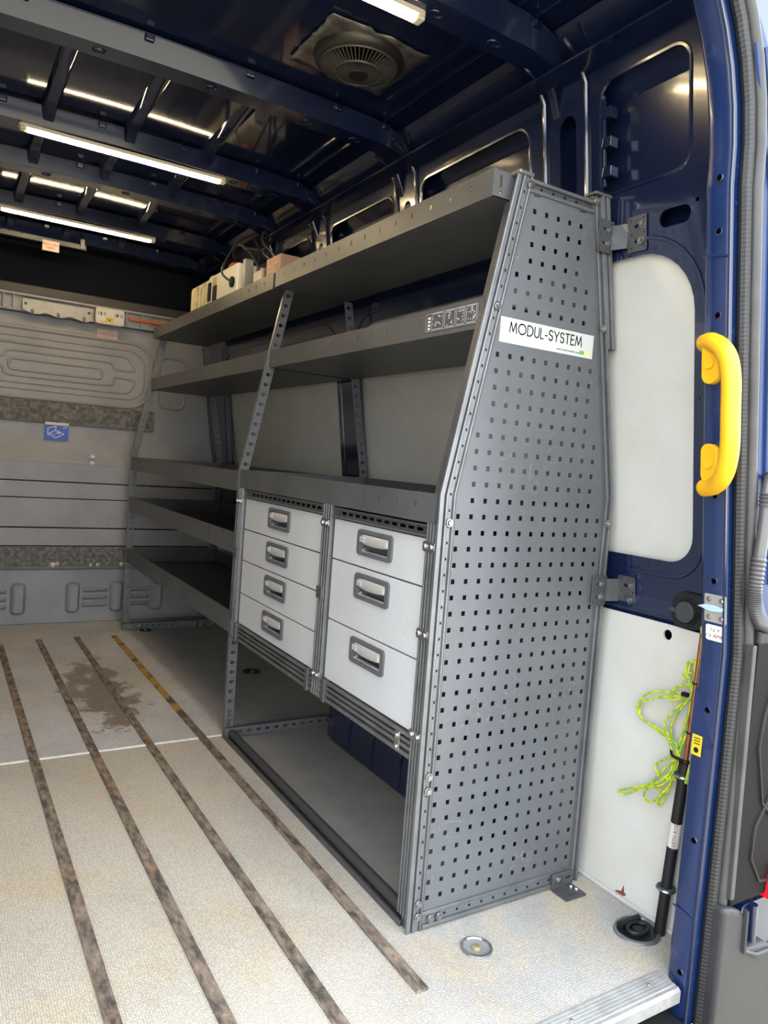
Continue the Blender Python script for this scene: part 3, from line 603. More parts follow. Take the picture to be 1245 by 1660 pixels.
# ---- near front upright (extrusion with grooves), rear upright
for (u0, u1, y0, y1, m) in ((-0.006, 0.006, -0.004, 0.003, 'alu_grey'), (0.004, 0.013, 0.002, 0.036, 'alu_dark'), (0.010, 0.0165, -0.006, 0.03, 'alu_grey'), (0.016, 0.030, -0.002, 0.028, 'alu_grey'), (0.030, 0.0345, -0.008, 0.02, 'alu_grey'), (0.034, 0.040, -0.003, 0.012, 'alu_dark')):
    bent('front_upright', fx, 1.035, u0, u1, y0, y1, 0.0, 1.782, m, rack)
obj('upright_cap', B().box(fx(1.782) - 0.008, -0.010, 1.780, fx(1.782) + 0.036, 0.042, 1.790), 'alu_grey', rack, bevel=0.003)
for (u0, u1, y0, y1, m) in ((-0.004, 0.003, -0.006, 0.036, 'alu_grey'), (-0.016, -0.004, 0.0, 0.03, 'alu_dark'), (-0.023, -0.016, -0.006, 0.03, 'alu_grey'), (-0.030, -0.023, -0.003, 0.012, 'alu_dark')):
    bent('rear_upright', bx, 1.05, u0, u1, y0, y1, 0.0, 1.790, m, rack)
for (u0, u1, y0, m) in ((0.003, 0.010, -0.006, 'alu_grey'), (0.010, 0.018, 0.0, 'alu_dark'), (0.018, 0.027, -0.006, 'alu_grey'), (0.027, 0.034, -0.002, 'alu_grey')):
    bent('wall_side_extrusion', bx, 1.05, u0, u1, y0, y0 + 0.03, 1.43, 1.80, m, rack)
obj('extrusion_cap', B().box(bx(1.8) - 0.022, -0.008, 1.796, bx(1.8) + 0.035, 0.03, 1.803), 'alu_grey', rack, bevel=0.002)
# drilled web of front upright: row of tiny holes
b = B()
for k in range(46):
    z = 0.07 + k * 0.0372; b.box(fx(z) + 0.021, -0.0030, z - 0.003, fx(z) + 0.0245, -0.0018, z + 0.003)
obj('upright_slots', b, 'ink_black', rack)['kind'] = 'stuff'
# top and bottom rails of the panel
for (z0, z1, m, y) in ((1.748, 1.756, 'alu_grey', -0.006), (1.756, 1.770, 'alu_dark', 0.002), (1.770, 1.778, 'alu_grey', -0.006)):
    obj('panel_top_rail', B().box(fx(z0) + 0.036, y, z0, bx(z0) - 0.03, y + 0.03, z1), m, rack, bevel=0.001)
for (z0, z1, m, y) in ((0.006, 0.015, 'alu_grey', -0.010), (0.015, 0.036, 'steel_grey', -0.003), (0.036, 0.045, 'alu_grey', -0.006)):
    obj('panel_bottom_rail', B().box(0.036, y, z0, 0.525, y + 0.03, z1), m, rack, bevel=0.001)
b = B()
for k in range(11): b.box(0.10 + k * 0.038, -0.0042, 0.024, 0.106 + k * 0.038, -0.0028, 0.029)
for k in range(4): b.box(0.215 + k * 0.038, 0.0008, 1.760, 0.222 + k * 0.038, 0.0022, 1.765)
obj('rail_slots', b, 'ink_black', rack)['kind'] = 'stuff'
for x0, x1 in ((0.195, 0.215), (0.345, 0.365)): obj('panel_notch', B().box(x0, -0.0008, 1.7435, x1, 0.0, 1.7455), 'ink_black', rack)
for (x, z) in ((0.177, 1.762), (0.108, 1.474), (0.021, 0.972), (0.021, 0.378), (0.021, 0.344), (0.019, 0.071), (0.020, 0.040), (0.058, 0.026), (0.083, 0.026), (0.388, 1.777), (0.452, 1.476), (0.535, 0.982)):
    screw('bolt', (x, -0.008, z), (0, -1, 0), 0.0075, rack, 'chrome', 0.007)

# ---- brackets tying the unit to the wall and floor
def slot_plate(name, pts, hl, fn, t, parent): 
    b = B(); b.plate(pts, hl, fn, t); return obj(name, b, 'alu_dark', parent, bevel=0.0008)
def wall_bracket(zc, xp, yp, y_w):
    # plate on the upright, bridge, plate on the wall
    hl = [rrect(xp - 0.012, zc + dz - 0.004, xp + 0.012, zc + dz + 0.004, 0.0039, 4) for dz in (-0.017, 0.017)] + [circ(xp + sx * 0.019, zc + sz * 0.033, 0.0022, 8) for sx in (-1, 1) for sz in (-1, 0, 1)]
    p = slot_plate('wall_bracket', rrect(xp - 0.026, zc - 0.040, xp + 0.026, zc + 0.040, 0.003, 2), hl, XZ(yp), 0.003, rack)
    for dz in (-0.017, 0.017): screw('bolt', (xp + 0.004, yp, zc + dz), (0, -1, 0), 0.0075, p, 'chrome', 0.008)
    xw = Wx(zc) - 0.004
    obj('bridge', B().hexa([(xp + 0.02, yp + 0.003, zc - 0.030), (xw - 0.004, y_w + 0.028, zc - 0.030), (xw - 0.001, y_w + 0.028, zc - 0.030), (xp + 0.02, yp + 0.006, zc - 0.030)],
                            [(xp + 0.02, yp + 0.003, zc + 0.030), (xw - 0.004, y_w + 0.028, zc + 0.030), (xw - 0.001, y_w + 0.028, zc + 0.030), (xp + 0.02, yp + 0.006, zc + 0.030)]), 'alu_grey', p)
    hl = [rrect(y_w - 0.012, zc + dz - 0.004, y_w + 0.010, zc + dz + 0.004, 0.0039, 4) for dz in (-0.017, 0.017)] + [circ(y_w + sx * 0.019, zc + sz * 0.033, 0.0022, 8) for sx in (-1, 1) for sz in (-1, 0, 1)]
    q = slot_plate('wall_plate', rrect(y_w - 0.026, zc - 0.042, y_w + 0.03, zc + 0.042, 0.003, 2), hl, lambda u, v, w: (Wx(v) - 0.006 + w, u, v), 0.003, p)
    for dz in (-0.02, 0.02): screw('bolt', (xw - 0.002, y_w - 0.014, zc + dz), (-1, 0, 0), 0.0075, p, 'chrome', 0.008)
wall_bracket(1.70, bx(1.70) + 0.002, -0.012, -0.078)
wall_bracket(0.805, 0.525, -0.012, -0.042)
hl = [rrect(0.463, 0.022, 0.487, 0.030, 0.0039, 4), rrect(0.497, 0.022, 0.517, 0.030, 0.0039, 4)]
p = slot_plate('floor_bracket', rrect(0.448, 0.0, 0.523, 0.045, 0.003, 2), hl, XZ(-0.014), 0.003, rack)
b = B(); b.plate(rrect(0.448, -0.068, 0.523, -0.011, 0.003, 2), [rrect(0.470, -0.054, 0.505, -0.050, 0.0019, 3), circ(0.462, -0.05, 0.003), circ(0.462, -0.03, 0.003)], lambda u, v, w: (u, v, 0.001 + w), 0.003); obj('foot_plate', b, 'alu_dark', p)
screw('bolt', (0.472, -0.014, 0.026), (0, -1, 0), 0.008, p, 'chrome', 0.008)
for (x, y) in ((0.508, -0.025), (0.513, -0.040)): screw('bolt', (x, y, 0.004), (0, 0, 1), 0.006, p, 'chrome', 0.006)

# ---- trays
def tray(parent, x0, x1, y0, y1, z0, z1, pitch=0.085, back=None, m='shelf_grey'):
    """steel tray: base, front lip with punched slots, back lip, end lips"""
    back = back or (z1 - z0)
    n = int((y1 - y0 - 0.06) / pitch); s0 = y0 + ((y1 - y0) - (n - 1) * pitch) / 2
    holes = [sq(s0 + k * pitch, (z0 + z1) / 2 + 0.006, 0.0055, 0.014) for k in range(n)]
    t = obj('shelf_tray', B().box(x0 + 0.002, y0, z0, x1 - 0.002, y1, z0 + 0.002), m, parent)
    b = B(); b.plate([(y0, z0), (y1, z0), (y1, z1), (y0, z1)], holes, lambda u, v, w: (x0 + w, u, v), 0.002); obj('front_lip', b, m, t)
    obj('lip_fold', B().box(x0, y0, z1, x0 + 0.014, y1, z1 + 0.002), m, t, bevel=0.0008)
    b = B(); b.plate([(y0, z0), (y1, z0), (y1, z0 + back), (y0, z0 + back)], [sq(s0 + k * pitch, z0 + back * 0.58, 0.0055, 0.014) for k in range(n)], lambda u, v, w: (x1 - 0.002 + w, u, v), 0.002); obj('back_lip', b, m, t)
    for ye in (y0, y1 - 0.002):
        hl = [rrect(x0 + 0.018, z0 + 0.024, x0 + 0.026, z0 + 0.052, 0.001, 1), circ(x0 + 0.022, z0 + 0.014, 0.004)] if z1 - z0 > 0.055 else []
        b = B(); b.plate([(x0 + 0.002, z0), (x1 - 0.002, z0), (x1 - 0.002, z1), (x0 + 0.002, z1)], hl, XZ(ye), 0.002); obj('end_lip', b, m, t)
    b = B()
    for k in range(n): b.box(x0 + 0.012, s0 + k * pitch - 0.007, z0 - 0.0006, x0 + 0.017, s0 + k * pitch + 0.007, z0 - 0.0001)
    for k in range(n): b.box(x1 - 0.02, s0 + k * pitch - 0.007, z0 - 0.0006, x1 - 0.015, s0 + k * pitch + 0.007, z0 - 0.0001)
    obj('punched_slots', b, 'alu_grey', t)['kind'] = 'stuff'
    return t
tray(rack, 0.090, 0.405, 0.022, 1.292, 1.724, 1.786)
t2 = tray(rack, 0.090, 0.455, 0.022, 1.292, 1.425, 1.488)
tray(rack, 0.000, 0.535, 0.022, 1.292, 0.966, 1.033)
tray(far, 0.090, 0.405, 1.312, 3.105, 1.722, 1.780)
tray(far, 0.090, 0.455, 1.312, 3.105, 1.425, 1.490)
tray(far, 0.000, 0.535, 1.312, 3.105, 0.952, 1.026)
tray(far, 0.000, 0.540, 1.312, 3.105, 0.716, 0.790)
tray(far, 0.000, 0.540, 1.312, 3.105, 0.410, 0.486)
# instruction sticker with small pictograms on the second tray
b = B(); b.plate([(0.035, 1.437), (0.255, 1.437), (0.255, 1.4865), (0.035, 1.4865)], [], lambda u, v, w: (0.0892 + w, u, v), 0.0008); sk = obj('instruction_sticker', b, 'sticker_dark', t2)
b = B(); fn = lambda u, v: (0.0888, u, v)
def ring(pts, w=0.0009): stroke(b, pts + [pts[0]], w, fn)
ring([(0.039, 1.440), (0.252, 1.440), (0.252, 1.484), (0.039, 1.484)], 0.0006)
for (a_, c_) in ((0.044, 0.082), (0.088, 0.122), (0.128, 0.170), (0.176, 0.226)): ring(rrect(a_, 1.443, c_, 1.482, 0.005, 3))
rnd = random.Random(3)
for (a_, c_) in ((0.048, 0.078), (0.092, 0.118), (0.132, 0.166), (0.180, 0.222)):
    for k in range(11):
        u = rnd.uniform(a_, c_); v = rnd.uniform(1.447, 1.478); l = rnd.uniform(0.004, 0.010); an = rnd.choice([0, PI / 2, 0.6, 2.5])
        u2 = min(max(u + l * math.cos(an), a_), c_); v2 = min(max(v + l * math.sin(an), 1.446), 1.479)
        if abs(u2 - u) + abs(v2 - v) > 0.002: stroke(b, [(u, v), (u2, v2)], 0.0013, fn)
for z in (1.446, 1.455, 1.464, 1.473): stroke(b, [(0.234, z), (0.241, z)], 0.005, fn)
obj('pictograms', b, 'ink_white', sk)
# ---- perforated angle posts
def angle_post(parent, path, bend, u0, u1, y, z0, z1, edge_y, m='steel_grey', front=True):
    holes = []; z = z0 + 0.03
    while z < z1 - 0.02:
        um = path(z) + (u0 + u1) / 2
        holes.append(sq(um - 0.002, z, 0.012, 0.013)); holes.append(sq(um + 0.0085, z, 0.0035, 0.010)); z += PITCH
    b = B(); b.plate(strip_outline(path, u0, u1, z0, z1, bend), holes, XZ(y), 0.002); p = obj('post', b, m, parent)
    ue = u0 if front else u1
    b = B(); b.plate(strip_outline(path, ue - 0.001, ue + 0.001, z0, z1, bend), [], XZ(y), edge_y); obj('post_flange', b, m if not front else 'alu_grey', p)
    return p
def shifted(p, d): return lambda z: p(z) + d
angle_post(rack, fx, 1.035, -0.002, 0.034, 1.296, 0.0, 1.724, 0.014)
angle_post(rack, bx, 1.05, -0.036, 0.0, 1.296, 0.0, 1.724, 0.014, front=False)
angle_post(far, fx, 1.035, -0.002, 0.036, 3.107, 0.0, 1.722, 0.014)
angle_post(far, bx, 1.05, -0.036, 0.0, 3.107, 0.0, 1.722, 0.014, front=False)
for z in (0.405, 0.09, 0.055): screw('bolt', (0.014, 1.296, z), (0, -1, 0), 0.007, rack, 'chrome', 0.005)
# base side rails between the posts
def base_side(parent, y, z0=0.004, z1=0.044):
    hl = []; x = 0.06
    while x < 0.53: hl.append(sq(x, (z0 + z1) / 2, 0.016, 0.010)); x += PITCH
    b = B(); b.plate([(0.0, z0), (0.55, z0), (0.55, z1), (0.0, z1)], hl, XZ(y), 0.002); r = obj('base_side_rail', b, 'steel_grey', parent)
    obj('rail_flange', B().box(0.0, y, z1 - 0.002, 0.55, y + 0.022, z1), 'steel_grey', r)
base_side(rack, 1.285); base_side(far, 3.090)
b = B(); b.box(0.030, 1.27, 0.010, 0.05, 1.2845, 0.030); obj('corner_nut', b, 'alu_dark', rack)
for x in (0.05, 0.10, 0.44, 0.48):
    screw('bolt', (x, 3.085, 0.02), (0, -1, 0), 0.012, far, 'chrome', 0.02)
# front base rail: channel with dark rubber tube
obj('front_base_rail', B().box(-0.004, 0.03, 0.0, 0.002, 1.296, 0.016), 'alu_dark', rack, bevel=0.001)
obj('front_base_rail', B().box(0.004, 0.03, 0.0, 0.046, 1.296, 0.006), 'alu_dark', rack)
obj('rail_lip', B().box(0.040, 0.03, 0.006, 0.044, 1.296, 0.022), 'alu_dark', rack, bevel=0.001)
obj('rubber_tube', B().cyl((0.024, 0.036, 0.0225), (0.024, 1.280, 0.0225), 0.0145, 14), 'rubber', rack, True)
# lower opening frame corners beside the near upright
obj('opening_stile', B().box(0.004, 0.040, 0.03, 0.020, 0.052, 0.400), 'alu_grey', rack, bevel=0.002)

# ================================================================== drawer cabinets
def handle_meshes(w, h):
    r = B(); r.plate(rrect(-w / 2, -h / 2, w / 2, h / 2, 0.012, 4), [rrect(-w / 2 + 0.016, -h / 2 + 0.010, w / 2 - 0.016, h / 2 - 0.010, 0.006, 4)], lambda u, v, t: (-0.006 + t, -u, v), 0.014)
    pk = B(); a, c = w / 2 - 0.015, h / 2 - 0.009
    pk.add([(0.002, -a, -c), (0.002, a, -c), (0.002, a, c), (0.002, -a, c), (0.030, -a, -c), (0.030, a, -c), (0.030, a, c), (0.030, -a, c)], [(4, 5, 6, 7), (0, 1, 5, 4), (1, 2, 6, 5), (2, 3, 7, 6), (3, 0, 4, 7)])
    lv = B(); n = 10; secs = []
    for i in range(n + 1):
        u = -a + 0.001 + (2 * a - 0.002) * i / n; k = 1 - (2 * i / n - 1) ** 2; bot = -0.001 - 0.005 * k; f = -0.006 - 0.004 * k ** 0.5
        secs.append([(0.004, u, c - 0.003), (f * 0.6, u, c - 0.004), (f, u, bot + 0.004), (f + 0.003, u, bot), (0.004, u, bot + 0.003)])
    lv.sweep(secs)
    sp_ = B()
    for k in range(4):
        for j in range(3): sp_.box(-0.0118, a - 0.030 + k * 0.006, 0.003 + j * 0.005, -0.0085, a - 0.026 + k * 0.006, 0.0065 + j * 0.005)
    return r.mesh('handle_frame'), pk.mesh('handle_pocket', fix=False), lv.mesh('handle_lever', True), sp_.mesh('lever_mark')
HM = handle_meshes(0.176, 0.069)
def drawer(root, y0, y1, z0, z1, hy, hz):
    hole = rrect(hy - 0.073, hz - 0.023, hy + 0.073, hz + 0.023, 0.006, 3)
    b = B(); b.plate([(y0, z0), (y1, z0), (y1, z1), (y0, z1)], [hole], lambda u, v, w: (0.008 + w, u, v), 0.012); d = obj('drawer', b, 'drawer', root, bevel=0.001)
    for me, nm, m in zip(HM, ('handle_frame', 'handle_pocket', 'handle_lever', 'lever_mark'), ('handle_plastic', 'pocket_plastic', 'lever_metal', 'ink_faint')): put(nm, me, m, d, (0.008, hy, hz))
    obj('drawer_box', B().box(0.0405, y0 + 0.01, z0 + 0.01, 0.46, y1 - 0.01, z1 - 0.02), 'alu_dark', d)
def cabinet(y0, y1, zl, hy, label):
    root = thing('drawer_cabinet', (0.25, (y0 + y1) / 2, zl[0]), label, 'drawer cabinet', 'drawer cabinets in the shelving unit')
    for a, c in zip(zl[:-1], zl[1:]): drawer(root, y0 + 0.002, y1 - 0.002, a + 0.002, c - 0.002, hy, c - 0.049 if c - a < 0.13 else c - 0.050)
    obj('side_panel', B().box(0.02, y0 - 0.004, zl[0] - 0.002, 0.48, y0 - 0.001, zl[-1] + 0.005), 'alu_dark', root)
    obj('side_panel', B().box(0.02, y1 + 0.001, zl[0] - 0.002, 0.48, y1 + 0.004, zl[-1] + 0.005), 'alu_dark', root)
    obj('back_panel', B().box(0.478, y0 - 0.002, zl[0], 0.482, y1 + 0.002, zl[-1]), 'alu_dark', root)
    # slotted top rail
    n = int((y1 - y0 - 0.04) / 0.038)
    hl = [sq(y0 + 0.035 + k * 0.038, zl[-1] + 0.0175, 0.030, 0.008) for k in range(n)]
    b = B(); b.plate([(y0, zl[-1] + 0.002), (y1, zl[-1] + 0.002), (y1, zl[-1] + 0.031), (y0, zl[-1] + 0.031)], hl, lambda u, v, w: (0.006 + w, u, v), 0.003); obj('top_rail', b, 'alu_dark', root)
    for z, x, m in ((zl[-1] + 0.004, -0.001, 'alu_grey'), (zl[-1] + 0.028, -0.001, 'alu_dark')): obj('rail_edge', B().box(x, y0, z - 0.002, 0.008, y1, z + 0.003), m, root, bevel=0.001)
    return root
ZL = [0.462, 0.577, 0.700, 0.816, 0.932]; ZR = [0.462, 0.638, 0.813, 0.930]
cl = cabinet(0.592, 1.238, ZL, 0.916, 'drawer cabinet with four shallow light grey drawers')
cr = cabinet(0.052, 0.524, ZR, 0.288, 'drawer cabinet with three light grey drawers beside the perforated end panel')
# uprights of the drawer frame, bottom rail, clips: parts of the near unit
def grooved_upright(y0, y1, z0, z1):
    w = (y1 - y0); n = 4
    obj('frame_upright', B().box(0.006, y0, z0, 0.034, y1, z1), 'alu_dark', rack)
    for k in range(n):
        a = y0 + k * w / n; obj('upright_rib', B().box(-0.003, a + 0.15 * w / n, z0, 0.008, a + 0.62 * w / n, z1), 'alu_grey', rack, bevel=0.001)
grooved_upright(0.527, 0.588, 0.400, 0.966); grooved_upright(0.004, 0.050, 0.03, 0.966); grooved_upright(1.242, 1.292, 0.405, 0.966)
for z0, z1, x, m in ((0.402, 0.412, -0.002, 'alu_grey'), (0.412, 0.420, 0.010, 'alu_dark'), (0.420, 0.429, 0.0, 'alu_grey'), (0.429, 0.436, 0.008, 'alu_dark'), (0.436, 0.444, 0.0, 'alu_grey'), (0.444, 0.452, 0.010, 'alu_dark'), (0.452, 0.459, -0.002, 'alu_grey')):
    obj('bottom_rail', B().box(x, 0.05, z0, 0.04, 1.245, z1), m, rack, bevel=0.0008)
obj('bottom_shelf', B().box(0.02, 0.05, 0.455, 0.50, 1.245, 0.459), 'alu_dark', rack)
for y in (0.500, 0.614, 1.232): obj('rail_clip', B().box(-0.008, y - 0.010, 0.398, 0.012, y + 0.010, 0.464), 'alu_dark', rack, bevel=0.002)
for y in (0.553, 1.290, 1.290): pass
for (y, z) in ((0.565, 0.706), (1.280, 0.72), (1.285, 0.485)): obj('rail_clip', B().box(-0.008, y - 0.018, z - 0.018, 0.006, y + 0.018, z + 0.018), 'alu_dark', rack, bevel=0.002)
def double_clip(y, z, vertical=False):
    a, c = (0.010, 0.026) if vertical else (0.024, 0.012)
    b = B(); b.plate(rrect(y - a, z - c, y + a, z + c, 0.006, 3), [], lambda u, v, w: (-0.006 + w, u, v), 0.005); cpl = obj('clip_plate', b, 'chrome', rack, bevel=0.0015)
    for s in (-1, 1):
        d = (0, s * 0.014) if vertical else (s * 0.012, 0)
        screw('screw', (-0.006, y + d[0], z + d[1]), (-1, 0, 0), 0.0065, cpl, 'chrome', 0.005)
for y, z, v in ((0.560, 0.912, False), (0.556, 0.464, False), (0.029, 0.912, False), (0.028, 0.708, False), (0.026, 0.468, False), (0.098, 0.430, True), (1.275, 0.918, False)): double_clip(y, z, v)

# ================================================================== floor strips and lashing eyes
for k, (x, y0, y1, lab) in enumerate(((-0.659, -0.30, 2.90, 'rusty flat steel strip on the floor, the one furthest from the shelving'), (-0.467, -0.172, 2.97, 'rusty flat steel strip on the floor, second from the open side'),
                                      (-0.272, -0.200, 2.985, 'rusty flat steel strip on the floor, crossing the brown water stain'), (-0.075, -0.176, 2.966, 'rusty flat steel strip with yellow paint remains, beside the shelving units'))):
    t = thing('floor_strip', (x, (y0 + y1) / 2, 0), lab, 'floor strip', 'rusty steel strips along the floor')
    m = 'strip_rust'
    if k == 3:
        obj('strip', B().box(x - 0.015, y0, 0.0, x + 0.015, 1.55, 0.006), m, t, bevel=0.0015); yw = mat('strip_yellow', (0.075, 0.062, 0.052), 0.65, 0.1, color2=(0.36, 0.22, 0.045), vscale=11, lo=0.40, hi=0.52, bump=0.6, bscale=60)
        obj('painted_strip', B().box(x - 0.015, 1.55, 0.0, x + 0.015, y1, 0.006), 'strip_yellow', t, bevel=0.0015)
    else: obj('strip', B().box(x - 0.015, y0, 0.0, x + 0.015, y1, 0.006), m, t, bevel=0.0015)
    for y in [y0 + 0.11 + i * 0.62 for i in range(6)]:
        if y < y1: screw('screw', (x, y, 0.006), (0, 0, 1), 0.005, t, 'strip_rust', 0.0012)
def lash_round(x, y, r, lab, mid='brass', rim='chrome'):
    t = thing('lashing_point', (x, y, 0), lab, 'lashing point', 'lashing points in the floor')
    obj('rim', B().lathe([(r, 0.0005), (r * 0.97, 0.005), (r * 0.84, 0.006), (r * 0.78, 0.002)], (x, y, 0), 32), rim, t, True)
    obj('cup', B().lathe([(r * 0.80, 0.003), (r * 0.60, 0.0008), (r * 0.001, 0.0006)], (x, y, 0), 32), 'plate_grey' if rim == 'chrome' else 'black_plastic', t, True)
    obj('bolt_head', B().lathe([(r * 0.30, 0.0005), (r * 0.29, 0.004), (r * 0.22, 0.006), (0.0005, 0.006)], (x, y, 0), 18), mid, t, True)
lash_round(0.118, -0.112, 0.038, 'round chrome lashing cup with brass bolt in front of the perforated end panel')
lash_round(0.419, 2.089, 0.045, 'dark round lashing cup on the floor seen below the four-drawer cabinet', 'chrome', 'black_plastic')
lash_round(0.126, 3.065, 0.035, 'small dark lashing cup at the foot of the bulkhead', 'chrome', 'black_plastic')
t = thing('lashing_ring', (0.525, -0.222, 0), 'oval recessed lashing ring in a black bowl beside the black rod', 'lashing ring')
ov = lambda a, c, z, s=0.25: [(0.525 + a * math.cos(t_) + s * c * math.sin(t_) * 0.2, -0.225 + c * math.sin(t_) * (0.75 if math.sin(t_) > 0 else 1.0), z) for t_ in [2 * PI * i / 36 for i in range(36)]]
b = B(); b.sweep([ov(0.062, 0.062, 0.0005), ov(0.061, 0.061, 0.005), ov(0.054, 0.054, 0.006), ov(0.050, 0.050, 0.002)], caps=False); obj('rim', b, 'alu_grey', t, True)
b = B(); b.sweep([ov(0.051, 0.051, 0.003), ov(0.040, 0.040, 0.0010), ov(0.001, 0.001, 0.0008)], caps=False); obj('bowl', b, 'black_plastic', t, True)
obj('ring', B().tube([(0.525 + 0.030 * math.cos(a_ * PI / 12), -0.232 + 0.020 * math.sin(a_ * PI / 12), 0.008) for a_ in range(24)], 0.005, 8, True), 'black_plastic', t, True)
obj('hinge_bar', B().cyl((0.490, -0.205, 0.010), (0.560, -0.205, 0.010), 0.0085, 12), 'black_plastic', t, True)
obj('centre_boss', B().lathe([(0.014, 0.001), (0.012, 0.008), (0.0005, 0.010)], (0.525, -0.232, 0), 14), 'black_plastic', t, True)

# ================================================================== roof lamps
def lamp(y, x0, x1, lab):
    z = 2.186
    t = thing('ceiling_lamp', ((x0 + x1) / 2, y, z), lab, 'ceiling lamp', 'strip lamps under the roof bows')
    b = B(); b.plate(rrect(x0, y - 0.021, x1, y + 0.021, 0.012, 4), [], lambda u, v, w: (u, v, z - 0.012 + w), 0.012); obj('lamp_body', b, 'lamp_body', t, bevel=0.003)
    b = B(); n = 6; x2, x3 = x0 + 0.030, x1 - 0.026
    b.sweep([[(x, y + 0.015 * math.cos(PI + PI * i / n), z - 0.012 + 0.011 * math.sin(PI + PI * i / n)) for i in range(n + 1)] for x in (x2, x3)])
    obj('diffuser', b, 'led_light', t, True)
    for x in (x0 + 0.016, x1 - 0.013): obj('end_cap', B().box(x - 0.012, y - 0.016, z - 0.020, x + 0.012, y + 0.016, z - 0.011), 'lamp_body', t, bevel=0.004)
lamp(0.236, -0.78, 0.0, 'lit warm strip lamp on the rear roof bow, above the roof fan')
lamp(1.628, -0.765, -0.015, 'lit warm strip lamp, the middle one of the roof')
lamp(2.722, -0.77, -0.02, 'lit warm strip lamp closest to the bulkhead')

# ================================================================== roof fan
t = thing('roof_fan', (0.018, 0.60, 2.24), 'black round roof fan set in a crinkled foil square', 'fan')
b = B(); N = 14; g = []
rn = random.Random(5)
for j in range(N + 1):
    for i in range(N + 1):
        x = -0.135 + 0.305 * i / N; y = 0.455 + 0.285 * j / N; e = (i in (0, N)) or (j in (0, N))
        g.append((x + (rn.uniform(-0.004, 0.004) if e else 0), y + (rn.uniform(-0.004, 0.004) if e else 0), roof_z(x, 2.2545) - 0.003 - rn.uniform(0, 0.005)))
b.add(g, [(j * (N + 1) + i, j * (N + 1) + i + 1, (j + 1) * (N + 1) + i + 1, (j + 1) * (N + 1) + i) for j in range(N) for i in range(N)])
fo = obj('foil_sheet', b, 'foil', t, True); sm = fo.modifiers.new('thick', 'SOLIDIFY'); sm.thickness = 0.0015
c = (0.022, 0.600, 2.247)
obj('fan_ring', B().lathe([(0.132, 0.0), (0.130, -0.012), (0.122, -0.022), (0.112, -0.026), (0.108, -0.022), (0.108, -0.010)], c, 40), 'fan_black', t, True)
obj('fan_back', B().lathe([(0.110, -0.014), (0.001, -0.014)], c, 32), 'void_black', t)
for rr, zz in ((0.066, -0.0445), (0.108, -0.026)): obj('grille_ring', B().tube([(c[0] + rr * math.cos(a_ * PI / 18), c[1] + rr * math.sin(a_ * PI / 18), c[2] + zz) for a_ in range(36)], 0.0036, 6, True), 'fan_grille', t, True)
obj('hub', B().lathe([(0.032, -0.036), (0.031, -0.048), (0.027, -0.052), (0.001, -0.053)], c, 24), 'fan_black', t, True)
for k in range(52):
    an = 2 * PI * k / 52; ca, sa = math.cos(an), math.sin(an); tv = V3((-sa, ca, 0)) * 0.0015
    b = B(); p0 = V3((c[0] + ca * 0.030, c[1] + sa * 0.030, c[2] - 0.050)); p1 = V3((c[0] + ca * 0.066, c[1] + sa * 0.066, c[2] - 0.046)); p2 = V3((c[0] + ca * 0.110, c[1] + sa * 0.110, c[2] - 0.027)); h = V3((0, 0, 0.006))
    b.sweep([[p - tv, p + tv, p + tv + h, p - tv + h] for p in (p0, p1, p2)]); obj('grille_blade', b, 'fan_grille', t)

# ================================================================== things on the wall and pillar
t = thing('grab_handle', (0.38, -0.38, 1.24), 'bright yellow grab handle on the rear door pillar', 'grab handle')
gp = smooth_path([(0.366, -0.368, 1.390), (0.349, -0.400, 1.388), (0.336, -0.440, 1.362), (0.334, -0.458, 1.318), (0.340, -0.462, 1.243), (0.350, -0.461, 1.172), (0.364, -0.445, 1.123), (0.385, -0.412, 1.100), (0.399, -0.376, 1.094)], 6)
n = len(gp); obj('grip', B().tube(gp, [0.016 if i in (0, n - 1) else 0.0185 for i in range(n)], 16), 'yellow', t, True)
for z, s in ((1.345, 1), (1.145, -1)):
    x = Wx(z) - 0.160
    b = B(); b.plate(rrect(-0.415, z - 0.040, -0.381, z + 0.040, 0.0165, 6), [], lambda u, v, w: (Wx(v) - 0.160 - w, u, v), 0.016); pd = obj('mounting_pad', b, 'yellow', t, bevel=0.004, seg=3)
    b = B(); b.cyl((x - 0.014, -0.398, z), (x - 0.0185, -0.398, z), 0.011); obj('screw_cap', b, 'yellow', pd, True)
t = thing('power_socket', (0.60, -0.235, 0.795), 'black capped power socket at the top of the lining board', 'power socket')
b = B(); b.plate(rrect(-0.285, 0.752, -0.190, 0.838, 0.030, 6), [], lambda u, v, w: (0.588 + w, u, v), 0.010); obj('socket_plate', b, 'black_plastic', t, bevel=0.004)
obj('socket_cap', B().cyl((0.588, -0.236, 0.792), (0.572, -0.236, 0.792), 0.026, 24), 'rubber', t, bevel=0.003)
obj('cap_ring', B().tube([(0.587, -0.236 + 0.030 * math.cos(a_ * PI / 12), 0.792 + 0.030 * math.sin(a_ * PI / 12)) for a_ in range(24)], 0.0035, 6, True), 'black_plastic', t, True)
obj('cap_tab', B().box(0.574, -0.208, 0.786, 0.584, -0.192, 0.798), 'rubber', t, bevel=0.003)
t = thing('latch_plate', (0.44, -0.405, 0.83), 'small riveted metal plate with a scrap of pale tape on the pillar', 'metal plate')
b = B(); b.plate(rrect(-0.436, 0.812, -0.385, 0.872, 0.003, 2), [], lambda u, v, w: (Wx(v) - 0.1615 - w, u, v), 0.002); obj('plate', b, 'plate_grey', t)
for y in (-0.425, -0.396):
    for z in (0.823, 0.861): screw('rivet', (Wx(z) - 0.1635, y, z), (-1, 0, 0), 0.0045, t, 'chrome', 0.003)
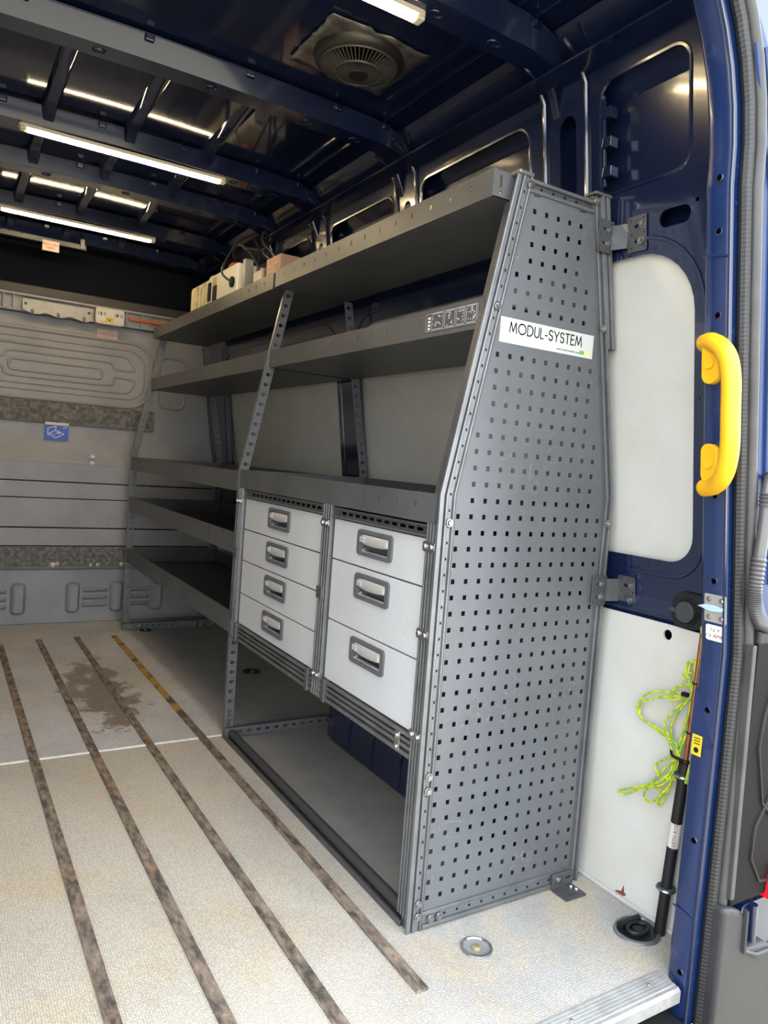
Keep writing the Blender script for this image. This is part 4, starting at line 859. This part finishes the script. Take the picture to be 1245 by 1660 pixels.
b = B(); b.plate([(-0.370, 0.842), (-0.40, 0.835), (-0.428, 0.838), (-0.430, 0.846), (-0.41, 0.850), (-0.39, 0.849)], [], lambda u, v, w: (Wx(v) - 0.165 - w, u, v), 0.001); obj('tape_scrap', b, 'tape_blue', t)
t = thing('voltage_sticker', (0.44, -0.41, 0.79), 'white sticker with red lettering 12 V 7.5 AMP on the pillar', 'sticker')
b = B(); b.plate(rrect(-0.431, 0.772, -0.388, 0.806, 0.005, 4), [], lambda u, v, w: (Wx(v) - 0.1615 - w, u, v), 0.0008); obj('sticker_sheet', b, 'sticker_white', t)
for s_, z in (('12 V', 0.7965), ('7.5 AMP.', 0.783)): txt('lettering', s_, 0.0125, (Wx(z) - 0.1622, -0.410, z), (0, -1, 0), (0, 0, 1), 'ink_red', t, lift=0.0006)
t = thing('warning_sticker', (0.45, -0.39, 0.54), 'small yellow warning sticker low on the blue pillar', 'sticker')
obj('sticker_sheet', B().box(0.4482, -0.402, 0.515, 0.4490, -0.378, 0.560), 'sticker_yellow', t)
b = B()
for z in (0.553, 0.547, 0.541): b.box(0.4478, -0.398, z - 0.001, 0.4481, -0.383, z + 0.001)
b.cyl((0.4481, -0.39, 0.527), (0.4477, -0.39, 0.527), 0.006); obj('print', b, 'ink_black', t)
# earth rod: black sleeve, copper rod, clips, sticker
t = thing('earth_rod', (0.571, -0.262, 0), 'copper earth rod in a black tube standing against the white lining board', 'earth rod')
q0 = V3((0.568, -0.262, 0.002)); q1 = V3((0.562, -0.290, 0.440)); q2 = V3((0.560, -0.3005, 0.755))
obj('sleeve', B().cyl(q0, q1, 0.0135, 16), 'black_plastic', t, True); obj('sleeve_end', B().cyl(q1 - (q1 - q0) * 0.10, q1 + (q1 - q0) * 0.005, 0.0155, 16), 'black_plastic', t, True)
obj('copper_rod', B().cyl(q1 - (q1 - q0) * 0.05, q2, 0.0058, 12), 'copper', t, True)
for f_ in (0.62, 0.24):
    p = q2.lerp(q1, 1 - f_); obj('cable_tie', B().tube([p + V3((0.0075 * math.cos(a_ * PI / 6), 0.0075 * math.sin(a_ * PI / 6), 0)) for a_ in range(12)], 0.0018, 5, True), 'ink_black', t)
p = q0.lerp(q1, 0.62); dd = (q1 - q0)
sg = B(); sg.cyl(q0 + dd * 0.52, q0 + dd * 0.66, 0.0140, 16); so = obj('rod_sticker', sg, 'sticker_white', t, True)
pc = q0 + dd * 0.59; nv = V3((-0.78, -0.62, 0)).normalized(); vd = V3((0.62, -0.78, 0)) * -1
txt('lettering', 'EARTH ROD', 0.0125, pc + nv * 0.0142, dd.normalized(), nv.cross(dd.normalized()), 'ink_red', so, lift=0.0005)
for f_ in (0.27, 0.93):
    p = q0 + dd * f_; cl_ = obj('rod_clamp', B().tube([p + V3((0.0165 * math.cos(a_ * PI / 9), 0.0165 * math.sin(a_ * PI / 9), 0)) for a_ in range(18)], 0.0065, 8, True), 'rubber', t, True)
    obj('clamp_band', B().tube([p + V3((0.0215 * math.cos(a_ * PI / 9), 0.0215 * math.sin(a_ * PI / 9), 0)) for a_ in range(18)], 0.0035, 6, True), 'chrome', cl_, True)
    obj('clamp_stud', B().cyl(p + V3((0.015, 0.01, 0)), p + V3((0.030, 0.012, 0)), 0.006), 'chrome', cl_)
# coiled earth cable
t = thing('earth_cable', (0.57, -0.26, 0.30), 'coiled green and yellow earth cable tied to the copper rod', 'cable')
LOOPS = [
 [(0.575, -0.267, 0.599), (0.571, -0.232, 0.593), (0.567, -0.168, 0.574), (0.563, -0.139, 0.537), (0.575, -0.138, 0.502), (0.571, -0.198, 0.487), (0.567, -0.249, 0.471), (0.563, -0.272, 0.449)],
 [(0.571, -0.287, 0.6), (0.567, -0.218, 0.579), (0.563, -0.16, 0.551), (0.575, -0.136, 0.522), (0.571, -0.152, 0.499), (0.567, -0.22, 0.49), (0.563, -0.261, 0.472), (0.575, -0.253, 0.44)],
 [(0.567, -0.277, 0.601), (0.563, -0.231, 0.574), (0.575, -0.228, 0.599), (0.571, -0.264, 0.62), (0.567, -0.285, 0.609), (0.563, -0.263, 0.565), (0.575, -0.233, 0.515), (0.571, -0.24, 0.483), (0.567, -0.264, 0.453)],
 [(0.563, -0.295, 0.691), (0.575, -0.271, 0.677), (0.571, -0.265, 0.645), (0.567, -0.285, 0.609), (0.563, -0.285, 0.564), (0.575, -0.266, 0.503), (0.571, -0.266, 0.446)],
 [(0.575, -0.286, 0.677), (0.571, -0.265, 0.679), (0.567, -0.263, 0.652), (0.563, -0.291, 0.619), (0.575, -0.273, 0.551), (0.571, -0.265, 0.492), (0.567, -0.257, 0.439)],
 [(0.571, -0.277, 0.656), (0.567, -0.255, 0.642), (0.563, -0.269, 0.628), (0.575, -0.28, 0.603), (0.571, -0.252, 0.568), (0.567, -0.219, 0.515), (0.563, -0.237, 0.486), (0.575, -0.247, 0.438)],
 [(0.567, -0.291, 0.634), (0.563, -0.289, 0.6), (0.575, -0.282, 0.547), (0.571, -0.274, 0.491), (0.567, -0.261, 0.441)],
 [(0.563, -0.255, 0.445), (0.575, -0.205, 0.406), (0.571, -0.206, 0.387), (0.567, -0.241, 0.382), (0.563, -0.278, 0.396), (0.575, -0.300, 0.410)],
 [(0.575, -0.256, 0.437), (0.571, -0.242, 0.386), (0.567, -0.172, 0.335), (0.563, -0.106, 0.295), (0.575, -0.117, 0.288), (0.571, -0.17, 0.328), (0.567, -0.234, 0.367), (0.563, -0.273, 0.438)],
 [(0.571, -0.25, 0.434), (0.567, -0.244, 0.395), (0.563, -0.19, 0.334), (0.575, -0.176, 0.305), (0.571, -0.201, 0.305), (0.567, -0.237, 0.345), (0.563, -0.261, 0.395), (0.575, -0.269, 0.439)],
 [(0.567, -0.257, 0.437), (0.563, -0.217, 0.381), (0.575, -0.2, 0.348), (0.571, -0.234, 0.343), (0.567, -0.244, 0.36), (0.563, -0.224, 0.324), (0.575, -0.221, 0.305), (0.571, -0.242, 0.347), (0.567, -0.271, 0.437)],
 [(0.563, -0.294, 0.769), (0.575, -0.289, 0.738), (0.571, -0.289, 0.708), (0.567, -0.285, 0.677), (0.563, -0.291, 0.634)]]
for l in LOOPS: obj('cable_loop', B().tube(smooth_path(l, 7), 0.0028, 7), 'cable_green', t, True)
obj('cable_tie', B().tube(smooth_path([(0.572, -0.240, 0.452), (0.558, -0.255, 0.447), (0.556, -0.275, 0.446), (0.562, -0.305, 0.448)], 4), 0.0032, 6), 'ink_black', t, True)
obj('cable_tie', B().box(0.556, -0.278, 0.596, 0.568, -0.262, 0.606), 'ink_black', t, bevel=0.002)
obj('cable_lug', B().cyl((0.540, -0.312, 0.405), (0.536, -0.322, 0.452), 0.0045), 'cable_green', t, True)
obj('lug_ring', B().tube([(0.534, -0.326 + 0.007 * math.cos(a_ * PI / 6), 0.468 + 0.007 * math.sin(a_ * PI / 6)) for a_ in range(12)], 0.0025, 6, True), 'brass', t, True)

# ================================================================== things on the bulkhead
t = thing('hook_plate', (-0.40, 3.33, 1.79), 'light grey metal plate with scalloped lower edge on the bulkhead rail', 'hook plate')
b = B(); b.plate([(-0.586, 1.809), (-0.537, 1.790), (-0.50, 1.793), (-0.464, 1.806), (-0.43, 1.795), (-0.399, 1.789), (-0.365, 1.793), (-0.334, 1.807), (-0.30, 1.796), (-0.262, 1.786), (-0.235, 1.792), (-0.217, 1.803), (-0.217, 1.869), (-0.586, 1.869)], [circ(-0.570, 1.842, 0.008), circ(-0.236, 1.842, 0.008)], XZ(3.308), 0.004); obj('plate', b, 'plate_grey', t, bevel=0.001)
for x in (-0.535, -0.40, -0.262): obj('hook', B().tube([(x, 3.306, 1.812), (x, 3.30, 1.802), (x, 3.306, 1.794)], 0.008, 8), 'plate_grey', t, True)
for x in (-0.570, -0.236): obj('spacer', B().cyl((x, 3.312, 1.842), (x, 3.352, 1.842), 0.010), 'bulkhead_dark', t)
t = thing('control_box', (-0.124, 3.31, 1.79), 'cream switch box with yellow warning label on the bulkhead rail', 'control box')
b = B(); b.plate(rrect(-0.203, 1.792, -0.042, 1.884, 0.012, 4), [], XZ(3.285), 0.064); obj('housing', b, 'control_box', t, bevel=0.006, seg=3)
b = B(); b.plate(rrect(-0.196, 1.808, -0.049, 1.879, 0.004, 2), [], XZ(3.2835), 0.001); obj('face_label', b, 'sticker_white', t)
b = B(); b.plate(rrect(-0.146, 1.806, -0.103, 1.832, 0.008, 4), [], XZ(3.2825), 0.001); wl2 = obj('warning_label', b, 'sticker_yellow', t)
b = B(); b.add([(-0.130, 3.2820, 1.812), (-0.119, 3.2820, 1.812), (-0.1245, 3.2820, 1.826)], [(0, 1, 2)]); obj('print', b, 'ink_black', wl2)
for x in (-0.192, -0.160, -0.097, -0.066): obj('socket_mark', B().box(x, 3.2824, 1.840, x + 0.014, 3.2834, 1.860), 'plate_grey', t)
for x in (-0.172, -0.080): obj('switch', B().box(x - 0.003, 3.279, 1.841, x + 0.003, 3.2834, 1.859), 'ink_black', t, bevel=0.001)
for x in (-0.190, -0.086): obj('print', B().box(x, 3.2826, 1.8685, x + 0.034, 3.2833, 1.8735), 'sticker_pink', t)
t = thing('notice_sticker', (-0.115, 3.36, 1.72), 'pale notice sticker with red lines below the switch box', 'sticker')
obj('sticker_sheet', B().box(-0.173, 3.3735, 1.716, -0.058, 3.3775, 1.772), 'sticker_pink', t)
b = B()
for k, z in enumerate((1.762, 1.752, 1.745, 1.738, 1.731, 1.724)): b.box(-0.165, 3.3728, z - 0.0006, -0.066 - (0.012 if k % 2 else 0), 3.3734, z + 0.0006)
obj('print', b, 'ink_red', t)
t = thing('info_sticker', (-0.375, 3.36, 1.09), 'blue load securing sticker with white line drawing on the bulkhead', 'sticker')
obj('sticker_sheet', B().box(-0.438, 3.357, 1.093, -0.310, 3.362, 1.176), 'sticker_blue', t); obj('header_strip', B().box(-0.438, 3.357, 1.178, -0.310, 3.366, 1.194), 'sticker_white', t)
b = B(); fn = lambda u, v: (u, 3.3565, v)
for l in ([(-0.422, 1.125), (-0.378, 1.105), (-0.335, 1.130), (-0.380, 1.148), (-0.422, 1.125)], [(-0.422, 1.125), (-0.422, 1.158), (-0.380, 1.172), (-0.380, 1.148)], [(-0.405, 1.128), (-0.398, 1.126)], [(-0.39, 1.122), (-0.382, 1.119)], [(-0.378, 1.132), (-0.358, 1.132), (-0.358, 1.138), (-0.37, 1.138)], [(-0.34, 1.162), (-0.318, 1.172)]): stroke(b, l, 0.003, fn)
obj('line_drawing', b, 'ink_white', t)
tag(obj('cable_duct', B().box(-0.005, 3.325, 1.842, 0.30, 3.348, 1.860), 'orange', bevel=0.003), 'orange bar on the bulkhead rail beside the switch box', 'bar')
t = thing('load_bar', (-0.6, 3.08, 2.16), 'dark steel bar with MAX LOAD stickers below the roof near the bulkhead', 'load bar')
obj('bar', B().box(-1.05, 3.072, 2.140, -0.300, 3.102, 2.146), 'alu_dark', t, bevel=0.002); obj('bar_web', B().box(-1.05, 3.098, 2.140, -0.300, 3.102, 2.172), 'alu_dark', t)
for x in (-0.72, -0.68, -0.62): obj('bar_hole', B().cyl((x, 3.0975, 2.17), (x, 3.0982, 2.17), 0.004), 'ink_black', t)
for x in (-0.32, -0.98): obj('hanger', B().box(x - 0.01, 3.09, 2.15, x + 0.01, 3.11, 2.20), 'bulkhead', t)
ls = obj('load_sticker', B().box(-0.523, 3.069, 2.098, -0.440, 3.0715, 2.152), 'sticker_pink', t)
for s_, z in (('MAX LOAD', 2.132), ('100KG', 2.114)): txt('lettering', s_, 0.0155, (-0.4815, 3.0688, z), (1, 0, 0), (0, 0, 1), 'ink_red', ls, lift=0.0004)

# ================================================================== things on the top shelf
zt = 1.726
def plate_box(name, x0, x1, y0, y1, z0, z1, m, parent, bev=0.004): return obj(name, B().box(x0, y0, z0, x1, y1, z1), m, parent, bevel=bev)
t = thing('cream_case', (0.20, 2.55, zt), 'cream plastic case with mesh front at the far end of the top shelf', 'case')
plate_box('case_body', 0.165, 0.30, 2.34, 2.66, zt, 1.955, 'cream', t, 0.02)
for k in range(4): obj('front_rib', B().box(0.159, 2.40 + k * 0.06, 1.80, 0.166, 2.43 + k * 0.06, 1.94), 'cream', t, bevel=0.003)
plate_box('rounded_band', 0.155, 0.31, 2.26, 2.335, zt, 1.960, 'white_box', t, 0.02); plate_box('window', 0.150, 0.156, 2.275, 2.315, 1.83, 1.92, 'ink_black', t, 0.002)
t = thing('white_appliance', (0.22, 2.02, zt), 'white appliance box with round cable inlet on the top shelf', 'appliance')
plate_box('housing', 0.15, 0.32, 1.895, 2.23, zt, 1.945, 'white_box', t, 0.006); plate_box('dark_panel', 0.146, 0.151, 2.170, 2.225, 1.73, 1.89, 'ink_black', t, 0.002); plate_box('yellow_label', 0.146, 0.151, 2.185, 2.225, 1.895, 1.93, 'sticker_yellow', t, 0.001)
obj('cable_inlet', B().cyl((0.150, 1.945, 1.865), (0.140, 1.945, 1.865), 0.024, 20), 'ink_black', t, True)
obj('supply_cable', B().tube(smooth_path([(0.140, 1.945, 1.865), (0.10, 1.955, 1.90), (0.13, 1.975, 1.98), (0.19, 2.00, 2.07), (0.28, 2.05, 2.13)], 6), 0.005, 7), 'wire_dark', t, True)
obj('red_cap', B().lathe([(0.030, 0), (0.030, 0.02), (0.018, 0.035), (0.001, 0.036)], (0.21, 2.10, 1.955), 16), 'orange', t, True)
t = thing('grey_bracket', (0.19, 1.84, zt), 'upright grey bracket beside the white appliance on the top shelf', 'bracket')
plate_box('upright', 0.16, 0.20, 1.825, 1.855, zt, 1.95, 'plate_grey', t, 0.003); plate_box('foot', 0.16, 0.26, 1.80, 1.875, zt, zt + 0.012, 'plate_grey', t, 0.002)
t = thing('small_packet', (0.19, 1.66, zt), 'small white packet behind the front lip of the top shelf', 'packet')
plate_box('packet_body', 0.16, 0.19, 1.61, 1.72, zt, 1.87, 'plate_grey', t, 0.008); plate_box('packet_print', 0.1585, 0.1605, 1.63, 1.70, 1.80, 1.825, 'wire_dark', t, 0.0)
t = thing('cardboard_box', (0.19, 1.48, zt), 'small brown cardboard box standing on the top shelf', 'cardboard box')
plate_box('carton', 0.15, 0.24, 1.40, 1.545, zt, 1.885, 'cardboard', t, 0.002); obj('flap_seam', B().box(0.1488, 1.468, zt, 0.1502, 1.472, 1.886), 'ink_faint', t)
for y0_, y1_ in ((1.41, 1.46), (1.48, 1.535)):
    for z in (1.80, 1.815, 1.83, 1.85): obj('print', B().box(0.1488, y0_ + 0.006, z, 0.1499, y1_ - 0.004, z + 0.004), 'ink_faint', t)
t = thing('cable_bundle', (0.25, 1.75, 1.95), 'loose dark wiring hanging above the top shelf', 'cable')
for l in ([(0.30, 2.25, 2.11), (0.27, 2.05, 2.06), (0.25, 1.90, 2.02), (0.24, 1.80, 2.0), (0.20, 1.72, 1.96), (0.22, 1.66, 1.90), (0.235, 1.64, 1.75)], [(0.30, 2.1, 2.12), (0.26, 1.95, 2.05), (0.23, 1.85, 1.98), (0.21, 1.80, 1.90), (0.20, 1.78, 1.75)], [(0.30, 2.4, 2.10), (0.24, 2.2, 2.10), (0.20, 2.0, 2.05), (0.20, 1.86, 1.98), (0.22, 1.76, 1.86), (0.22, 1.75, 1.75)], [(0.30, 1.95, 2.11), (0.25, 1.86, 2.09), (0.22, 1.78, 2.02), (0.25, 1.70, 1.94), (0.26, 1.66, 1.80)]):
    obj('wire', B().tube(smooth_path(l, 5), 0.0055, 6), 'wire_dark', t, True)
